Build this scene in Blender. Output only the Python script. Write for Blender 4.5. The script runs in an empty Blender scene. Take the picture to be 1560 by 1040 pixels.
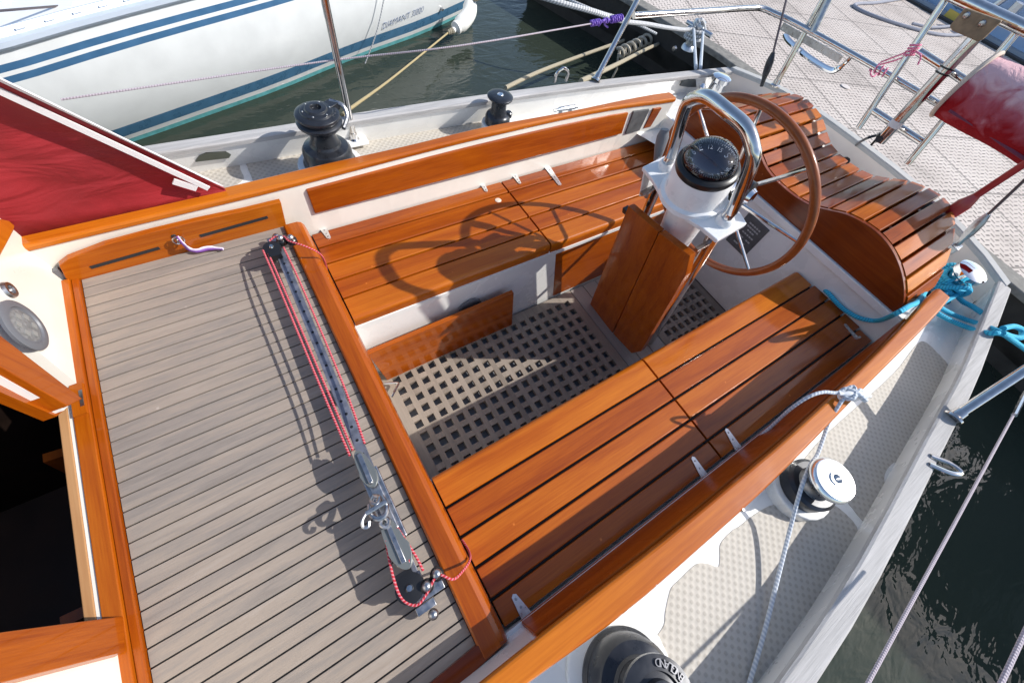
import bpy, math, random
from mathutils import Vector, Matrix
random.seed(7)
V = Vector
S = 1.3                      # metres per modelling unit (unit = camera height above the cockpit benches)
sc = bpy.context.scene
COL = sc.collection
R = math.radians
# ------------------------------------------------------------------ camera frame (solved from the vanishing points)
F = 597.66; CX = 780.0; CY = 520.0
RA = V((0.84205362, -0.38983964, 0.37278781))     # world axes expressed in camera (x right, y down, z forward)
RB = V((-0.51753449, -0.77867574, 0.35471417))
RC = V((0.15199918, -0.4916189, -0.85744219))
CAM = V((0.0, -0.4325, 1.0))
def ray(px, py):
    d = V((px-CX, py-CY, F))
    return V((RA.dot(d), RB.dot(d), RC.dot(d)))
def Z(px, py, z):
    d = ray(px, py); return CAM + d*((z-CAM.z)/d.z)
def Y(px, py, y):
    d = ray(px, py); return CAM + d*((y-CAM.y)/d.y)
def X(px, py, x):
    d = ray(px, py); return CAM + d*((x-CAM.x)/d.x)
def PL(px, py, p0, n):
    d = ray(px, py); return CAM + d*((V(p0)-CAM).dot(n)/d.dot(n))

# ------------------------------------------------------------------ mesh builder
class MB:
    def __init__(s): s.v=[]; s.f=[]; s.m=[]; s.sm=[]; s.uv={}
    def add(s, vs, fs, mi=0, smooth=False, uvs=None):
        o=len(s.v); s.v += [V(p) for p in vs]
        for k,f in enumerate(fs):
            s.f.append([o+i for i in f]); s.m.append(mi); s.sm.append(smooth)
            if uvs: s.uv[len(s.f)-1]=uvs[k]
        return s
    def prism(s, top, vec, mi=0):
        n=len(top); top=[V(p) for p in top]; vec=V(vec)
        nn=V((0,0,0))
        for i in range(n): nn+=top[i].cross(top[(i+1)%n])
        if nn.dot(vec)>0: top=top[::-1]
        bot=[p+vec for p in top]
        return s.add(top+bot, [list(range(n)), list(range(2*n-1,n-1,-1))]+[[i,n+i,n+(i+1)%n,(i+1)%n] for i in range(n)], mi)
    def box(s, c, d, rot=None, mi=0):
        c=V(c); h=V(d)/2; vs=[]
        for z in (1,-1):
            for (x,y) in ((-1,-1),(1,-1),(1,1),(-1,1)):
                p=V((x*h.x,y*h.y,z*h.z))
                if rot is not None: p=rot@p
                vs.append(c+p)
        return s.add(vs,[[0,1,2,3],[7,6,5,4],[0,4,5,1],[1,5,6,2],[2,6,7,3],[3,7,4,0]],mi)
    def beam(s, a, b, w, h, up=(0,0,1), mi=0):
        a=V(a); b=V(b); t=(b-a).normalized(); u=V(up); sd=t.cross(u).normalized(); u=sd.cross(t)
        return s.box((a+b)/2,((b-a).length,w,h),Matrix((t,sd*-1,u)).transposed(),mi)
    def loft(s, secs, mi=0, smooth=False, closed=True, caps=True, loop=False):
        n=len(secs[0]); vs=[p for q in secs for p in q]; fs=[]
        m=len(secs)
        for i in range(m if loop else m-1):
            a=i*n; b=((i+1)%m)*n
            for j in range(n if closed else n-1):
                k=(j+1)%n; fs.append([a+j,a+k,b+k,b+j])
        if caps and closed and not loop: fs += [list(range(n))[::-1],[(m-1)*n+j for j in range(n)]]
        return s.add(vs,fs,mi,smooth)
    def tube(s, pts, r, seg=10, closed=False, mi=0, caps=True, sub=0):
        pts=[V(p) for p in pts]
        if sub: pts=smooth_path(pts,sub,closed)
        n=len(pts); rr=r if isinstance(r,(list,tuple)) else [r]*n
        if len(rr)!=n: rr=[rr[min(len(rr)-1,int(i*len(rr)/n))] for i in range(n)]
        tg=[]
        for i in range(n):
            a=pts[(i-1)%n] if (closed or i>0) else pts[i]
            b=pts[(i+1)%n] if (closed or i<n-1) else pts[i]
            t=(b-a); tg.append(t.normalized() if t.length>1e-9 else V((0,0,1)))
        u=tg[0].orthogonal().normalized(); vs=[]; ln=[0.0]
        for i in range(n):
            t=tg[i]; u=(u-t*u.dot(t)); u=u.normalized() if u.length>1e-6 else t.orthogonal().normalized()
            w=t.cross(u)
            for j in range(seg):
                a=2*math.pi*j/seg; vs.append(pts[i]+(u*math.cos(a)+w*math.sin(a))*rr[i])
            if i: ln.append(ln[-1]+(pts[i]-pts[i-1]).length)
        fs=[]; uvs=[]
        for i in range(n if closed else n-1):
            a=i*seg; b=((i+1)%n)*seg
            l0=ln[i]; l1=ln[i+1] if i+1<n else ln[i]+(pts[0]-pts[i]).length
            for j in range(seg):
                k=(j+1)%seg; fs.append([a+j,a+k,b+k,b+j])
                uvs.append([(l0,j/seg),(l0,(j+1)/seg),(l1,(j+1)/seg),(l1,j/seg)])
        s.add(vs,fs,mi,True,uvs)
        if caps and not closed:
            o=len(s.v)-len(vs)
            s.f.append([o+j for j in range(seg)][::-1]); s.m.append(mi); s.sm.append(False)
            s.f.append([o+(n-1)*seg+j for j in range(seg)]); s.m.append(mi); s.sm.append(False)
        return s
    def lathe(s, prof, o, ax=(0,0,1), seg=32, mi=0, smooth=True, cap=True):
        o=V(o); ax=V(ax).normalized(); u=ax.orthogonal().normalized(); w=ax.cross(u); vs=[]
        for (r,z) in prof:
            for j in range(seg):
                a=2*math.pi*j/seg; vs.append(o+ax*z+(u*math.cos(a)+w*math.sin(a))*r)
        fs=[]
        for i in range(len(prof)-1):
            for j in range(seg):
                k=(j+1)%seg; fs.append([i*seg+j,i*seg+k,(i+1)*seg+k,(i+1)*seg+j])
        s.add(vs,fs,mi,smooth)
        if cap:
            off=len(s.v)-len(vs); n=len(prof)
            s.f.append([off+j for j in range(seg)][::-1]); s.m.append(mi); s.sm.append(False)
            s.f.append([off+(n-1)*seg+j for j in range(seg)]); s.m.append(mi); s.sm.append(False)
        return s
    def sphere(s, c, r, seg=14, rings=8, mi=0, sc3=(1,1,1)):
        c=V(c); vs=[];fs=[]
        for i in range(1,rings):
            t=math.pi*i/rings
            for j in range(seg):
                a=2*math.pi*j/seg; vs.append(c+V((r*math.sin(t)*math.cos(a)*sc3[0],r*math.sin(t)*math.sin(a)*sc3[1],r*math.cos(t)*sc3[2])))
        for i in range(rings-2):
            for j in range(seg):
                k=(j+1)%seg; fs.append([i*seg+j,(i+1)*seg+j,(i+1)*seg+k,i*seg+k])
        t=len(vs); vs+= [c+V((0,0,r*sc3[2])),c-V((0,0,r*sc3[2]))]
        for j in range(seg):
            k=(j+1)%seg; fs.append([t,j,k]); fs.append([t+1,(rings-2)*seg+k,(rings-2)*seg+j])
        return s.add(vs,fs,mi,True)

def smooth_path(pts, sub, closed=False):
    n=len(pts); out=[]
    rng=range(n if closed else n-1)
    for i in rng:
        p0=pts[(i-1)%n] if (closed or i>0) else pts[0]*2-pts[1]
        p1=pts[i]; p2=pts[(i+1)%n]
        p3=pts[(i+2)%n] if (closed or i<n-2) else p2*2-p1
        for k in range(sub):
            t=k/sub
            out.append(0.5*((2*p1)+(p2-p0)*t+(2*p0-5*p1+4*p2-p3)*t*t+(3*p1-p0-3*p2+p3)*t**3))
    if not closed: out.append(pts[-1])
    return out
def interp(tab, x):
    if x<=tab[0][0]:
        a,b=tab[0],tab[1]
    elif x>=tab[-1][0]:
        a,b=tab[-2],tab[-1]
    else:
        for a,b in zip(tab,tab[1:]):
            if a[0]<=x<=b[0]: break
    return a[1]+(b[1]-a[1])*(x-a[0])/(b[0]-a[0])
def smo(tab, x):      # smooth (Catmull-like) interpolation
    h=.10; return (interp(tab,x-h)+2*interp(tab,x)+interp(tab,x+h))/4

WLOC={}
def emit(name, mb, mats, parent=None, bevel=0, seg=2, sub=0, sharp=True):
    vs=[p*S for p in mb.v]
    lo=V((min(p.x for p in vs),min(p.y for p in vs),min(p.z for p in vs)))
    hi=V((max(p.x for p in vs),max(p.y for p in vs),max(p.z for p in vs)))
    c=V(((lo.x+hi.x)/2,(lo.y+hi.y)/2,lo.z))
    me=bpy.data.meshes.new(name)
    me.from_pydata([tuple(p-c) for p in vs],[],mb.f)
    if not isinstance(mats,(list,tuple)): mats=[mats]
    for m in mats: me.materials.append(m)
    me.polygons.foreach_set('material_index',mb.m)
    me.polygons.foreach_set('use_smooth',mb.sm)
    if mb.uv:
        ul=me.uv_layers.new(name='UVMap')
        for fi,u in mb.uv.items():
            for k,li in enumerate(me.polygons[fi].loop_indices): ul.data[li].uv=u[k]
    me.update()
    if any(mb.sm) and sharp: me.set_sharp_from_angle(angle=R(34))
    o=bpy.data.objects.new(name,me); COL.objects.link(o)
    wl=c; 
    if parent is not None:
        o.parent=parent; o.location=wl-WLOC[parent.name]
    else: o.location=wl
    WLOC[o.name]=wl
    if bevel:
        b=o.modifiers.new('bevel','BEVEL'); b.width=bevel; b.segments=seg; b.limit_method='ANGLE'; b.angle_limit=R(35); b.use_clamp_overlap=True
    if sub:
        b=o.modifiers.new('sub','SUBSURF'); b.levels=sub; b.render_levels=sub
    return o
def empty(name, loc, parent=None):
    o=bpy.data.objects.new(name,None); COL.objects.link(o); o.empty_display_size=.1
    wl=V(loc)*S
    if parent is not None: o.parent=parent; o.location=wl-WLOC[parent.name]
    else: o.location=wl
    WLOC[o.name]=wl
    return o
def tag(o,label=None,cat=None,group=None,kind=None):
    if label: o['label']=label
    if cat: o['category']=cat
    if group: o['group']=group
    if kind: o['kind']=kind
    return o

# ------------------------------------------------------------------ materials
def newmat(name):
    m=bpy.data.materials.new(name); m.use_nodes=True
    nt=m.node_tree; b=nt.nodes['Principled BSDF']
    return m,nt,b
def N(nt,t,**kw):
    n=nt.nodes.new(t)
    for k,v in kw.items():
        if k.startswith('i_'):
            key=k[2:]; key=int(key) if key.isdigit() else key
            n.inputs[key].default_value=v
        else: setattr(n,k,v)
    return n
def ramp(nt,stops,interp_='LINEAR'):
    n=nt.nodes.new('ShaderNodeValToRGB'); cr=n.color_ramp; cr.interpolation=interp_
    while len(cr.elements)<len(stops): cr.elements.new(.5)
    for e,(p,c) in zip(cr.elements,stops):
        e.position=p; e.color=(c,c,c,1) if isinstance(c,(int,float)) else (*c,1)
    return n
def setp(b,**kw):
    for k,v in kw.items(): b.inputs[k.replace('_',' ')].default_value=v
def simple(name,col,rough=.5,metal=0,coat=0,spec=.5,noise=0,nscale=30,bump=0,bscale=200):
    m,nt,b=newmat(name); L=nt.links
    setp(b,Base_Color=(*col,1),Roughness=rough,Metallic=metal,Coat_Weight=coat,Coat_Roughness=.06)
    b.inputs['Specular IOR Level'].default_value=spec
    tc=N(nt,'ShaderNodeTexCoord')
    if noise:
        n=N(nt,'ShaderNodeTexNoise',i_Scale=nscale,i_Detail=5.0); L.new(tc.outputs['Object'],n.inputs['Vector'])
        r=ramp(nt,[(.3,tuple(c*(1-noise) for c in col)),(.7,tuple(min(1,c*(1+noise)) for c in col))])
        L.new(n.outputs['Fac'],r.inputs['Fac']); L.new(r.outputs['Color'],b.inputs['Base Color'])
        rr=ramp(nt,[(.3,max(0,rough-.08)),(.7,min(1,rough+.12))]); L.new(n.outputs['Fac'],rr.inputs['Fac']); L.new(rr.outputs['Color'],b.inputs['Roughness'])
    if bump:
        n2=N(nt,'ShaderNodeTexNoise',i_Scale=bscale,i_Detail=3.0); L.new(tc.outputs['Object'],n2.inputs['Vector'])
        bp=N(nt,'ShaderNodeBump',i_Strength=bump,i_Distance=.004); L.new(n2.outputs['Fac'],bp.inputs['Height']); L.new(bp.outputs['Normal'],b.inputs['Normal'])
    return m
def wood(name, axis, stops, rough=.42, coat=1.0, along=1.4, across=24, bump=.12, var=.38, coatr=.035, fine=.30):
    m,nt,b=newmat(name); L=nt.links
    tc=N(nt,'ShaderNodeTexCoord'); geo=N(nt,'ShaderNodeNewGeometry')
    mul=N(nt,'ShaderNodeVectorMath',operation='MULTIPLY_ADD'); mul.inputs[1].default_value=(7.3,3.1,5.7)
    L.new(geo.outputs['Random Per Island'],mul.inputs[0]); L.new(tc.outputs['Object'],mul.inputs[2])
    def grain(al,ac,det,dist):
        mp=N(nt,'ShaderNodeMapping'); sv=[ac,ac,ac]; sv['xyz'.index(axis)]=al; mp.inputs['Scale'].default_value=sv
        L.new(mul.outputs[0],mp.inputs['Vector'])
        n=N(nt,'ShaderNodeTexNoise',i_Scale=1.0,i_Detail=det,i_Distortion=dist,i_Roughness=.55); L.new(mp.outputs['Vector'],n.inputs['Vector']); return n
    g1=grain(along,across,4.0,.7); g2=grain(along*7,across*9,3.0,.2); g3=grain(along*.6,along*2.2,3.0,.3)
    mx=N(nt,'ShaderNodeMath',operation='MULTIPLY_ADD'); mx.inputs[1].default_value=fine
    L.new(g2.outputs['Fac'],mx.inputs[0]); 
    m1=N(nt,'ShaderNodeMath',operation='MULTIPLY_ADD'); m1.inputs[1].default_value=.55; m1.inputs[2].default_value=-.05-fine*.5+.0
    L.new(g1.outputs['Fac'],m1.inputs[0])
    m3=N(nt,'ShaderNodeMath',operation='MULTIPLY_ADD'); m3.inputs[1].default_value=.5; L.new(g3.outputs['Fac'],m3.inputs[0]); L.new(m1.outputs[0],m3.inputs[2])
    L.new(m3.outputs[0],mx.inputs[2])
    mv=N(nt,'ShaderNodeMath',operation='MULTIPLY_ADD'); mv.inputs[1].default_value=var; L.new(geo.outputs['Random Per Island'],mv.inputs[0]); L.new(mx.outputs[0],mv.inputs[2])
    r=ramp(nt,stops); L.new(mv.outputs[0],r.inputs['Fac'])
    vo=N(nt,'ShaderNodeTexVoronoi',i_Scale=11.0); L.new(mul.outputs[0],vo.inputs['Vector'])
    fl=ramp(nt,[(.035,.55),(.06,0.0)]); L.new(vo.outputs['Distance'],fl.inputs['Fac'])
    kn=N(nt,'ShaderNodeTexNoise',i_Scale=3.0,i_Detail=2.0); L.new(mul.outputs[0],kn.inputs['Vector']); kr=ramp(nt,[(.55,0.0),(.62,1.0)]); L.new(kn.outputs['Fac'],kr.inputs['Fac'])
    fm=N(nt,'ShaderNodeMath',operation='MULTIPLY'); L.new(fl.outputs['Color'],fm.inputs[0]); L.new(kr.outputs['Color'],fm.inputs[1])
    sm=N(nt,'ShaderNodeMixRGB'); L.new(fm.outputs[0],sm.inputs[0]); L.new(r.outputs['Color'],sm.inputs[1]); sm.inputs[2].default_value=(*[min(1,c*1.5+.03) for c in stops[-1][1]],1)
    L.new(sm.outputs[0],b.inputs['Base Color'])
    setp(b,Roughness=rough,Coat_Weight=coat*.75,Coat_Roughness=coatr); b.inputs['Coat IOR'].default_value=1.42
    b.inputs['Specular IOR Level'].default_value=.12 if coat else .3
    bp=N(nt,'ShaderNodeBump',i_Strength=bump,i_Distance=.002); L.new(g2.outputs['Fac'],bp.inputs['Height']); L.new(bp.outputs['Normal'],b.inputs['Normal'])
    if coat:
        nz=N(nt,'ShaderNodeTexNoise',i_Scale=9.0,i_Detail=2.0); L.new(tc.outputs['Object'],nz.inputs['Vector'])
        b2=N(nt,'ShaderNodeBump',i_Strength=.07,i_Distance=.004); L.new(nz.outputs['Fac'],b2.inputs['Height']); L.new(b2.outputs['Normal'],b.inputs['Coat Normal'])
        cr=ramp(nt,[(.35,coatr),(.72,coatr+.16)]); L.new(nz.outputs['Fac'],cr.inputs['Fac']); L.new(cr.outputs['Color'],b.inputs['Coat Roughness'])
    return m
VST=[(.28,(.085,.010,.001)),(.48,(.245,.043,.0015)),(.68,(.365,.080,.0025)),(.95,(.52,.150,.008))]
VX=wood('varnish_lengthwise','x',VST); VY=wood('varnish_crosswise','y',VST); VZ=wood('varnish_upright','z',VST)
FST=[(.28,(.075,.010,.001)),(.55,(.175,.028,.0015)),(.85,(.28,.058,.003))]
VS=wood('slat_varnish','x',VST,coat=.55,coatr=.04)
VB=wood('satin_varnish','x',VST,coat=.25,coatr=.2)
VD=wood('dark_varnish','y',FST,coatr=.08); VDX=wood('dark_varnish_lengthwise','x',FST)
RIM=wood('wheel_rim_wood','x',[(.2,(.14,.030,.006)),(.8,(.27,.072,.017))],along=12,across=20)
TK=wood('weathered_teak','x',[(.20,(.172,.146,.125)),(.48,(.252,.217,.189)),(.62,(.305,.252,.207)),(.90,(.365,.314,.272))],rough=.75,coat=0,along=5,across=55,bump=.3,var=.16)
GRT=wood('weathered_grating_teak','y',[(.2,(.130,.108,.088)),(.5,(.220,.182,.148)),(.9,(.33,.275,.225))],rough=.7,coat=0,along=3,across=40,bump=.25,var=.3)
RAIL=wood('silvered_rail_teak','x',[(.25,(.25,.24,.232)),(.5,(.41,.395,.382)),(.75,(.55,.53,.515))],rough=.75,coat=0,along=2,across=70,bump=.5,var=.1,fine=.45)
RAILY=wood('silvered_stern_teak','y',[(.1,(.30,.30,.30)),(.5,(.43,.43,.42)),(.9,(.55,.54,.53))],rough=.75,coat=0,along=2,across=60,bump=.4,var=.1,fine=.4)
GREYW=wood('grey_cockpit_boards','y',[(.1,(.22,.20,.185)),(.9,(.36,.33,.30))],rough=.75,coat=0,along=2,across=40)
SEAM=simple('black_seam_caulk',(.022,.022,.023),.6)
def gel(name,col,rough=.25):
    m=simple(name,col,rough,coat=.6,noise=.05,nscale=7); return m
GEL=gel('white_gelcoat',(.80,.79,.76)); CREAM=gel('cream_gelcoat',(.80,.765,.68),.35); PINKW=gel('warm_stern_gelcoat',(.74,.66,.60),.4)
HULLW=gel('neighbour_white_hull',(.71,.725,.72),.12); HULLB=simple('blue_boot_stripe',(.055,.155,.27),.3,coat=.5,noise=.12,nscale=14)
TEAL=simple('teal_antifouling',(.12,.40,.42),.5,noise=.2,nscale=20); NAVY=simple('blue_sheer_stripe',(.048,.13,.245),.35,noise=.1,nscale=12)
PAINT=simple('white_paint',(.82,.82,.82),.3,coat=.3,noise=.03)
STEEL=simple('polished_steel',(.62,.60,.58),.10,1,noise=.08,nscale=40)
STEELD=simple('dull_steel',(.42,.42,.43),.32,1,noise=.18,nscale=60)
CHROME=simple('chrome',(.80,.80,.80),.06,1)
ALU=simple('anodised_aluminium',(.55,.58,.62),.38,1,noise=.08)
BLKM=simple('black_anodised',(.026,.028,.034),.30,.35,coat=.25,noise=.25,nscale=25)
BLKP=simple('black_plastic',(.012,.012,.013),.32)
GREYP=simple('grey_plastic',(.13,.135,.15),.45); DGREY=simple('dark_grey_board',(.10,.10,.10),.65,noise=.25,nscale=30)
RUB=simple('dark_rubber',(.03,.03,.032),.7)
RED=simple('red_canvas',(.26,.007,.012),.75,noise=.16,nscale=5,bump=.25,bscale=500)
nt_=RED.node_tree; b_=nt_.nodes['Principled BSDF']; old=b_.inputs['Normal'].links[0].from_socket
mp_=N(nt_,'ShaderNodeMapping'); mp_.inputs['Scale'].default_value=(2.2,1,7.0); mp_.inputs['Rotation'].default_value=(0,R(-25),0); nt_.links.new(N(nt_,'ShaderNodeTexCoord').outputs['Object'],mp_.inputs['Vector'])
nz_=N(nt_,'ShaderNodeTexNoise',i_Scale=1.6,i_Detail=3.0,i_Distortion=.8); nt_.links.new(mp_.outputs[0],nz_.inputs['Vector']); bp_=N(nt_,'ShaderNodeBump',i_Strength=.38,i_Distance=.06); nt_.links.new(nz_.outputs['Fac'],bp_.inputs['Height']); nt_.links.new(old,bp_.inputs['Normal']); nt_.links.new(bp_.outputs['Normal'],b_.inputs['Normal'])
REDF=None
WTAPE=simple('white_tape',(.74,.70,.69),.7,bump=.2,bscale=400)
REDP=simple('red_plastic',(.42,.02,.02),.35,coat=.3)
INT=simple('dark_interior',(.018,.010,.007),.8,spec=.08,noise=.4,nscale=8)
WHITEB=simple('fender_vinyl',(.78,.77,.72),.45,noise=.06)
DARKTIM=simple('wet_dark_timber',(.028,.026,.024),.7,noise=.5,nscale=9,bump=.5,bscale=40)
PTIM=simple('grey_pontoon_timber',(.20,.19,.17),.8,noise=.3,nscale=20,bump=.4,bscale=90)
PADW=simple('plywood_pad',(.27,.19,.115),.7,noise=.3,nscale=30)
LBLUE=simple('pale_blue_hull',(.36,.50,.72),.35,coat=.3)
YEL=simple('yellow_trim',(.75,.52,.10),.5)
def fadedred():
    m,nt,b=newmat('faded_red_cover'); L=nt.links
    tc=N(nt,'ShaderNodeTexCoord'); sp=N(nt,'ShaderNodeSeparateXYZ'); L.new(tc.outputs['Object'],sp.inputs[0])
    n=N(nt,'ShaderNodeTexNoise',i_Scale=9.0,i_Detail=6.0,i_Distortion=1.2); L.new(tc.outputs['Object'],n.inputs['Vector'])
    a=N(nt,'ShaderNodeMath',operation='MULTIPLY_ADD'); a.inputs[1].default_value=.33; L.new(n.outputs['Fac'],a.inputs[0]); L.new(sp.outputs['Z'],a.inputs[2])
    r=ramp(nt,[(.235,(.33,.012,.018)),(.315,(.46,.11,.14)),(.385,(.70,.44,.46))]); L.new(a.outputs[0],r.inputs['Fac']); L.new(r.outputs['Color'],b.inputs['Base Color'])
    setp(b,Roughness=.9); b.inputs['Specular IOR Level'].default_value=.15
    n2=N(nt,'ShaderNodeTexNoise',i_Scale=22.0,i_Detail=5.0,i_Distortion=2.0); L.new(tc.outputs['Object'],n2.inputs['Vector']); bp=N(nt,'ShaderNodeBump',i_Strength=.6,i_Distance=.012); L.new(n2.outputs['Fac'],bp.inputs['Height']); L.new(bp.outputs['Normal'],b.inputs['Normal']); return m
REDF=fadedred()
def rope(name,c1,c2,freq=90,rough=.8,th=.5):
    m,nt,b=newmat(name); L=nt.links
    uv=N(nt,'ShaderNodeUVMap'); sp=N(nt,'ShaderNodeSeparateXYZ'); L.new(uv.outputs[0],sp.inputs[0])
    a=N(nt,'ShaderNodeMath',operation='MULTIPLY_ADD'); a.inputs[1].default_value=freq; L.new(sp.outputs['X'],a.inputs[0]); L.new(sp.outputs['Y'],a.inputs[2])
    fr=N(nt,'ShaderNodeMath',operation='PINGPONG'); fr.inputs[1].default_value=.5; L.new(a.outputs[0],fr.inputs[0])
    r=ramp(nt,[(max(0,th*.5-.08),c1),(min(1,th*.5+.08),c2)]); L.new(fr.outputs[0],r.inputs['Fac']); L.new(r.outputs['Color'],b.inputs['Base Color'])
    bp=N(nt,'ShaderNodeBump',i_Strength=.6,i_Distance=.003); L.new(fr.outputs[0],bp.inputs['Height']); L.new(bp.outputs['Normal'],b.inputs['Normal'])
    setp(b,Roughness=rough); return m
RRED=rope('red_white_cord',(.48,.022,.040),(.62,.24,.26),150,th=.66)
RBLUE=rope('blue_rope',(.015,.27,.46),(.05,.50,.70),130,th=.35)
RWHITE=rope('pale_blue_rope',(.42,.47,.54),(.62,.65,.68),110)
RTAN=rope('tan_rope',(.26,.22,.15),(.42,.37,.27),60); RYEL=rope('yellow_rope',(.30,.23,.11),(.46,.37,.20),70)
RGREY=rope('grey_mooring_rope',(.33,.34,.36),(.60,.60,.60),60); RPURP=rope('purple_cord',(.13,.06,.40),(.26,.15,.55),90); RPINK=rope('pink_cord',(.65,.10,.25),(.80,.35,.45),90)
WIRE=simple('stay_wire',(.16,.13,.14),.35,.8); WIREP=rope('coated_wire',(.36,.30,.34),(.50,.44,.48),160,.45)
RIBB=rope('purple_white_ribbon',(.22,.08,.36),(.74,.72,.78),0,th=.45)
def posn(nt):
    g=N(nt,'ShaderNodeNewGeometry'); return g.outputs['Position']
def nonskid():
    m,nt,b=newmat('nonskid_deck'); L=nt.links
    sp=N(nt,'ShaderNodeSeparateXYZ'); L.new(posn(nt),sp.inputs[0])
    p=.0105*S
    def M(op,a,bv=None,c=None):
        n=N(nt,'ShaderNodeMath',operation=op)
        for i,v in enumerate((a,bv,c)):
            if v is None: continue
            if isinstance(v,(int,float)): n.inputs[i].default_value=v
            else: L.new(v,n.inputs[i])
        return n.outputs[0]
    su=M('SINE',M('MULTIPLY',M('ADD',sp.outputs['X'],0),2*math.pi/(p*2)))
    sv=M('SINE',M('MULTIPLY',sp.outputs['Y'],2*math.pi/(p*2)))
    pr=M('MULTIPLY',su,sv)
    r=ramp(nt,[(.0,(.53,.49,.43)),(.55,(.53,.49,.43)),(.80,(.43,.392,.338))]);
    h=M('ADD',M('MULTIPLY',pr,.5),.5); L.new(h,r.inputs['Fac'])
    n=N(nt,'ShaderNodeTexNoise',i_Scale=5.0,i_Detail=5.0); L.new(posn(nt),n.inputs['Vector'])
    r2=ramp(nt,[(.3,.86),(.7,1.0)]); L.new(n.outputs['Fac'],r2.inputs['Fac'])
    mx=N(nt,'ShaderNodeMixRGB',blend_type='MULTIPLY'); mx.inputs[0].default_value=1; L.new(r.outputs['Color'],mx.inputs[1]); L.new(r2.outputs['Color'],mx.inputs[2]); L.new(mx.outputs[0],b.inputs['Base Color'])
    bp=N(nt,'ShaderNodeBump',i_Strength=.35,i_Distance=.003); L.new(h,bp.inputs['Height']); L.new(bp.outputs['Normal'],b.inputs['Normal'])
    setp(b,Roughness=.7); return m
NSK=nonskid()
def pontoonmat():
    m,nt,b=newmat('pontoon_plates'); L=nt.links
    mp=N(nt,'ShaderNodeMapping'); mp.inputs['Rotation'].default_value=(0,0,R(24)); mp.inputs['Scale'].default_value=(1/(.037*S),)*3
    L.new(posn(nt),mp.inputs['Vector']); sp=N(nt,'ShaderNodeSeparateXYZ'); L.new(mp.outputs[0],sp.inputs[0])
    def M(op,a,bv=None,c=None):
        n=N(nt,'ShaderNodeMath',operation=op)
        for i,v in enumerate((a,bv,c)):
            if v is None: continue
            if isinstance(v,(int,float)): n.inputs[i].default_value=v
            else: L.new(v,n.inputs[i])
        return n.outputs[0]
    u,v=sp.outputs['X'],sp.outputs['Y']
    par=M('ABSOLUTE',M('MODULO',M('ADD',M('FLOOR',u),M('FLOOR',v)),2))
    fu=M('ABSOLUTE',M('SUBTRACT',M('FRACT',u),.5)); fv=M('ABSOLUTE',M('SUBTRACT',M('FRACT',v),.5))
    s1=M('MULTIPLY',M('LESS_THAN',fu,.13),M('LESS_THAN',fv,.40)); s2=M('MULTIPLY',M('LESS_THAN',fv,.13),M('LESS_THAN',fu,.40))
    st=M('ADD',M('MULTIPLY',s1,par),M('MULTIPLY',s2,M('SUBTRACT',1,par)))
    wn=N(nt,'ShaderNodeTexWhiteNoise',noise_dimensions='2D'); 
    fl=N(nt,'ShaderNodeVectorMath',operation='FLOOR'); L.new(mp.outputs[0],fl.inputs[0]); L.new(fl.outputs[0],wn.inputs['Vector'])
    amt=M('MULTIPLY',st,M('MULTIPLY_ADD',wn.outputs['Value'],.45,.55))
    n=N(nt,'ShaderNodeTexNoise',i_Scale=2.0,i_Detail=6.0); L.new(posn(nt),n.inputs['Vector'])
    base=ramp(nt,[(.28,(.40,.345,.305)),(.45,(.53,.460,.410)),(.7,(.61,.540,.487))]); L.new(n.outputs['Fac'],base.inputs['Fac'])
    mx=N(nt,'ShaderNodeMixRGB'); L.new(amt,mx.inputs[0]); L.new(base.outputs['Color'],mx.inputs[1]); mx.inputs[2].default_value=(.06,.05,.045,1)
    jt=M('MAXIMUM',M('LESS_THAN',M('FRACT',M('DIVIDE',u,16)),.022),M('LESS_THAN',M('FRACT',M('DIVIDE',v,16)),.022))
    mj=N(nt,'ShaderNodeMixRGB'); L.new(M('MULTIPLY',jt,.7),mj.inputs[0]); L.new(mx.outputs[0],mj.inputs[1]); mj.inputs[2].default_value=(.10,.085,.075,1); L.new(mj.outputs[0],b.inputs['Base Color'])
    bp=N(nt,'ShaderNodeBump',i_Strength=.5,i_Distance=.006,invert=True); L.new(st,bp.inputs['Height']); L.new(bp.outputs['Normal'],b.inputs['Normal'])
    setp(b,Roughness=.75); return m
PONT=pontoonmat()
def watermat():
    m,nt,b=newmat('harbour_water'); L=nt.links
    setp(b,Base_Color=(.030,.039,.029,1),Roughness=.03,IOR=1.333)
    n1=N(nt,'ShaderNodeTexNoise',i_Scale=3.2,i_Detail=3.0,i_Distortion=.8); 
    mp=N(nt,'ShaderNodeMapping'); mp.inputs['Scale'].default_value=(1.0,1.9,1); mp.inputs['Rotation'].default_value=(0,0,R(30)); L.new(posn(nt),mp.inputs['Vector']); L.new(mp.outputs[0],n1.inputs['Vector'])
    n2=N(nt,'ShaderNodeTexNoise',i_Scale=11.0,i_Detail=2.0,i_Distortion=.5); L.new(mp.outputs[0],n2.inputs['Vector'])
    a=N(nt,'ShaderNodeMath',operation='MULTIPLY_ADD'); a.inputs[1].default_value=.22; L.new(n2.outputs['Fac'],a.inputs[0]); L.new(n1.outputs['Fac'],a.inputs[2])
    bp=N(nt,'ShaderNodeBump',i_Strength=.22,i_Distance=.05); L.new(a.outputs[0],bp.inputs['Height']); L.new(bp.outputs['Normal'],b.inputs['Normal'])
    return m
WATER=watermat()
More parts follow.
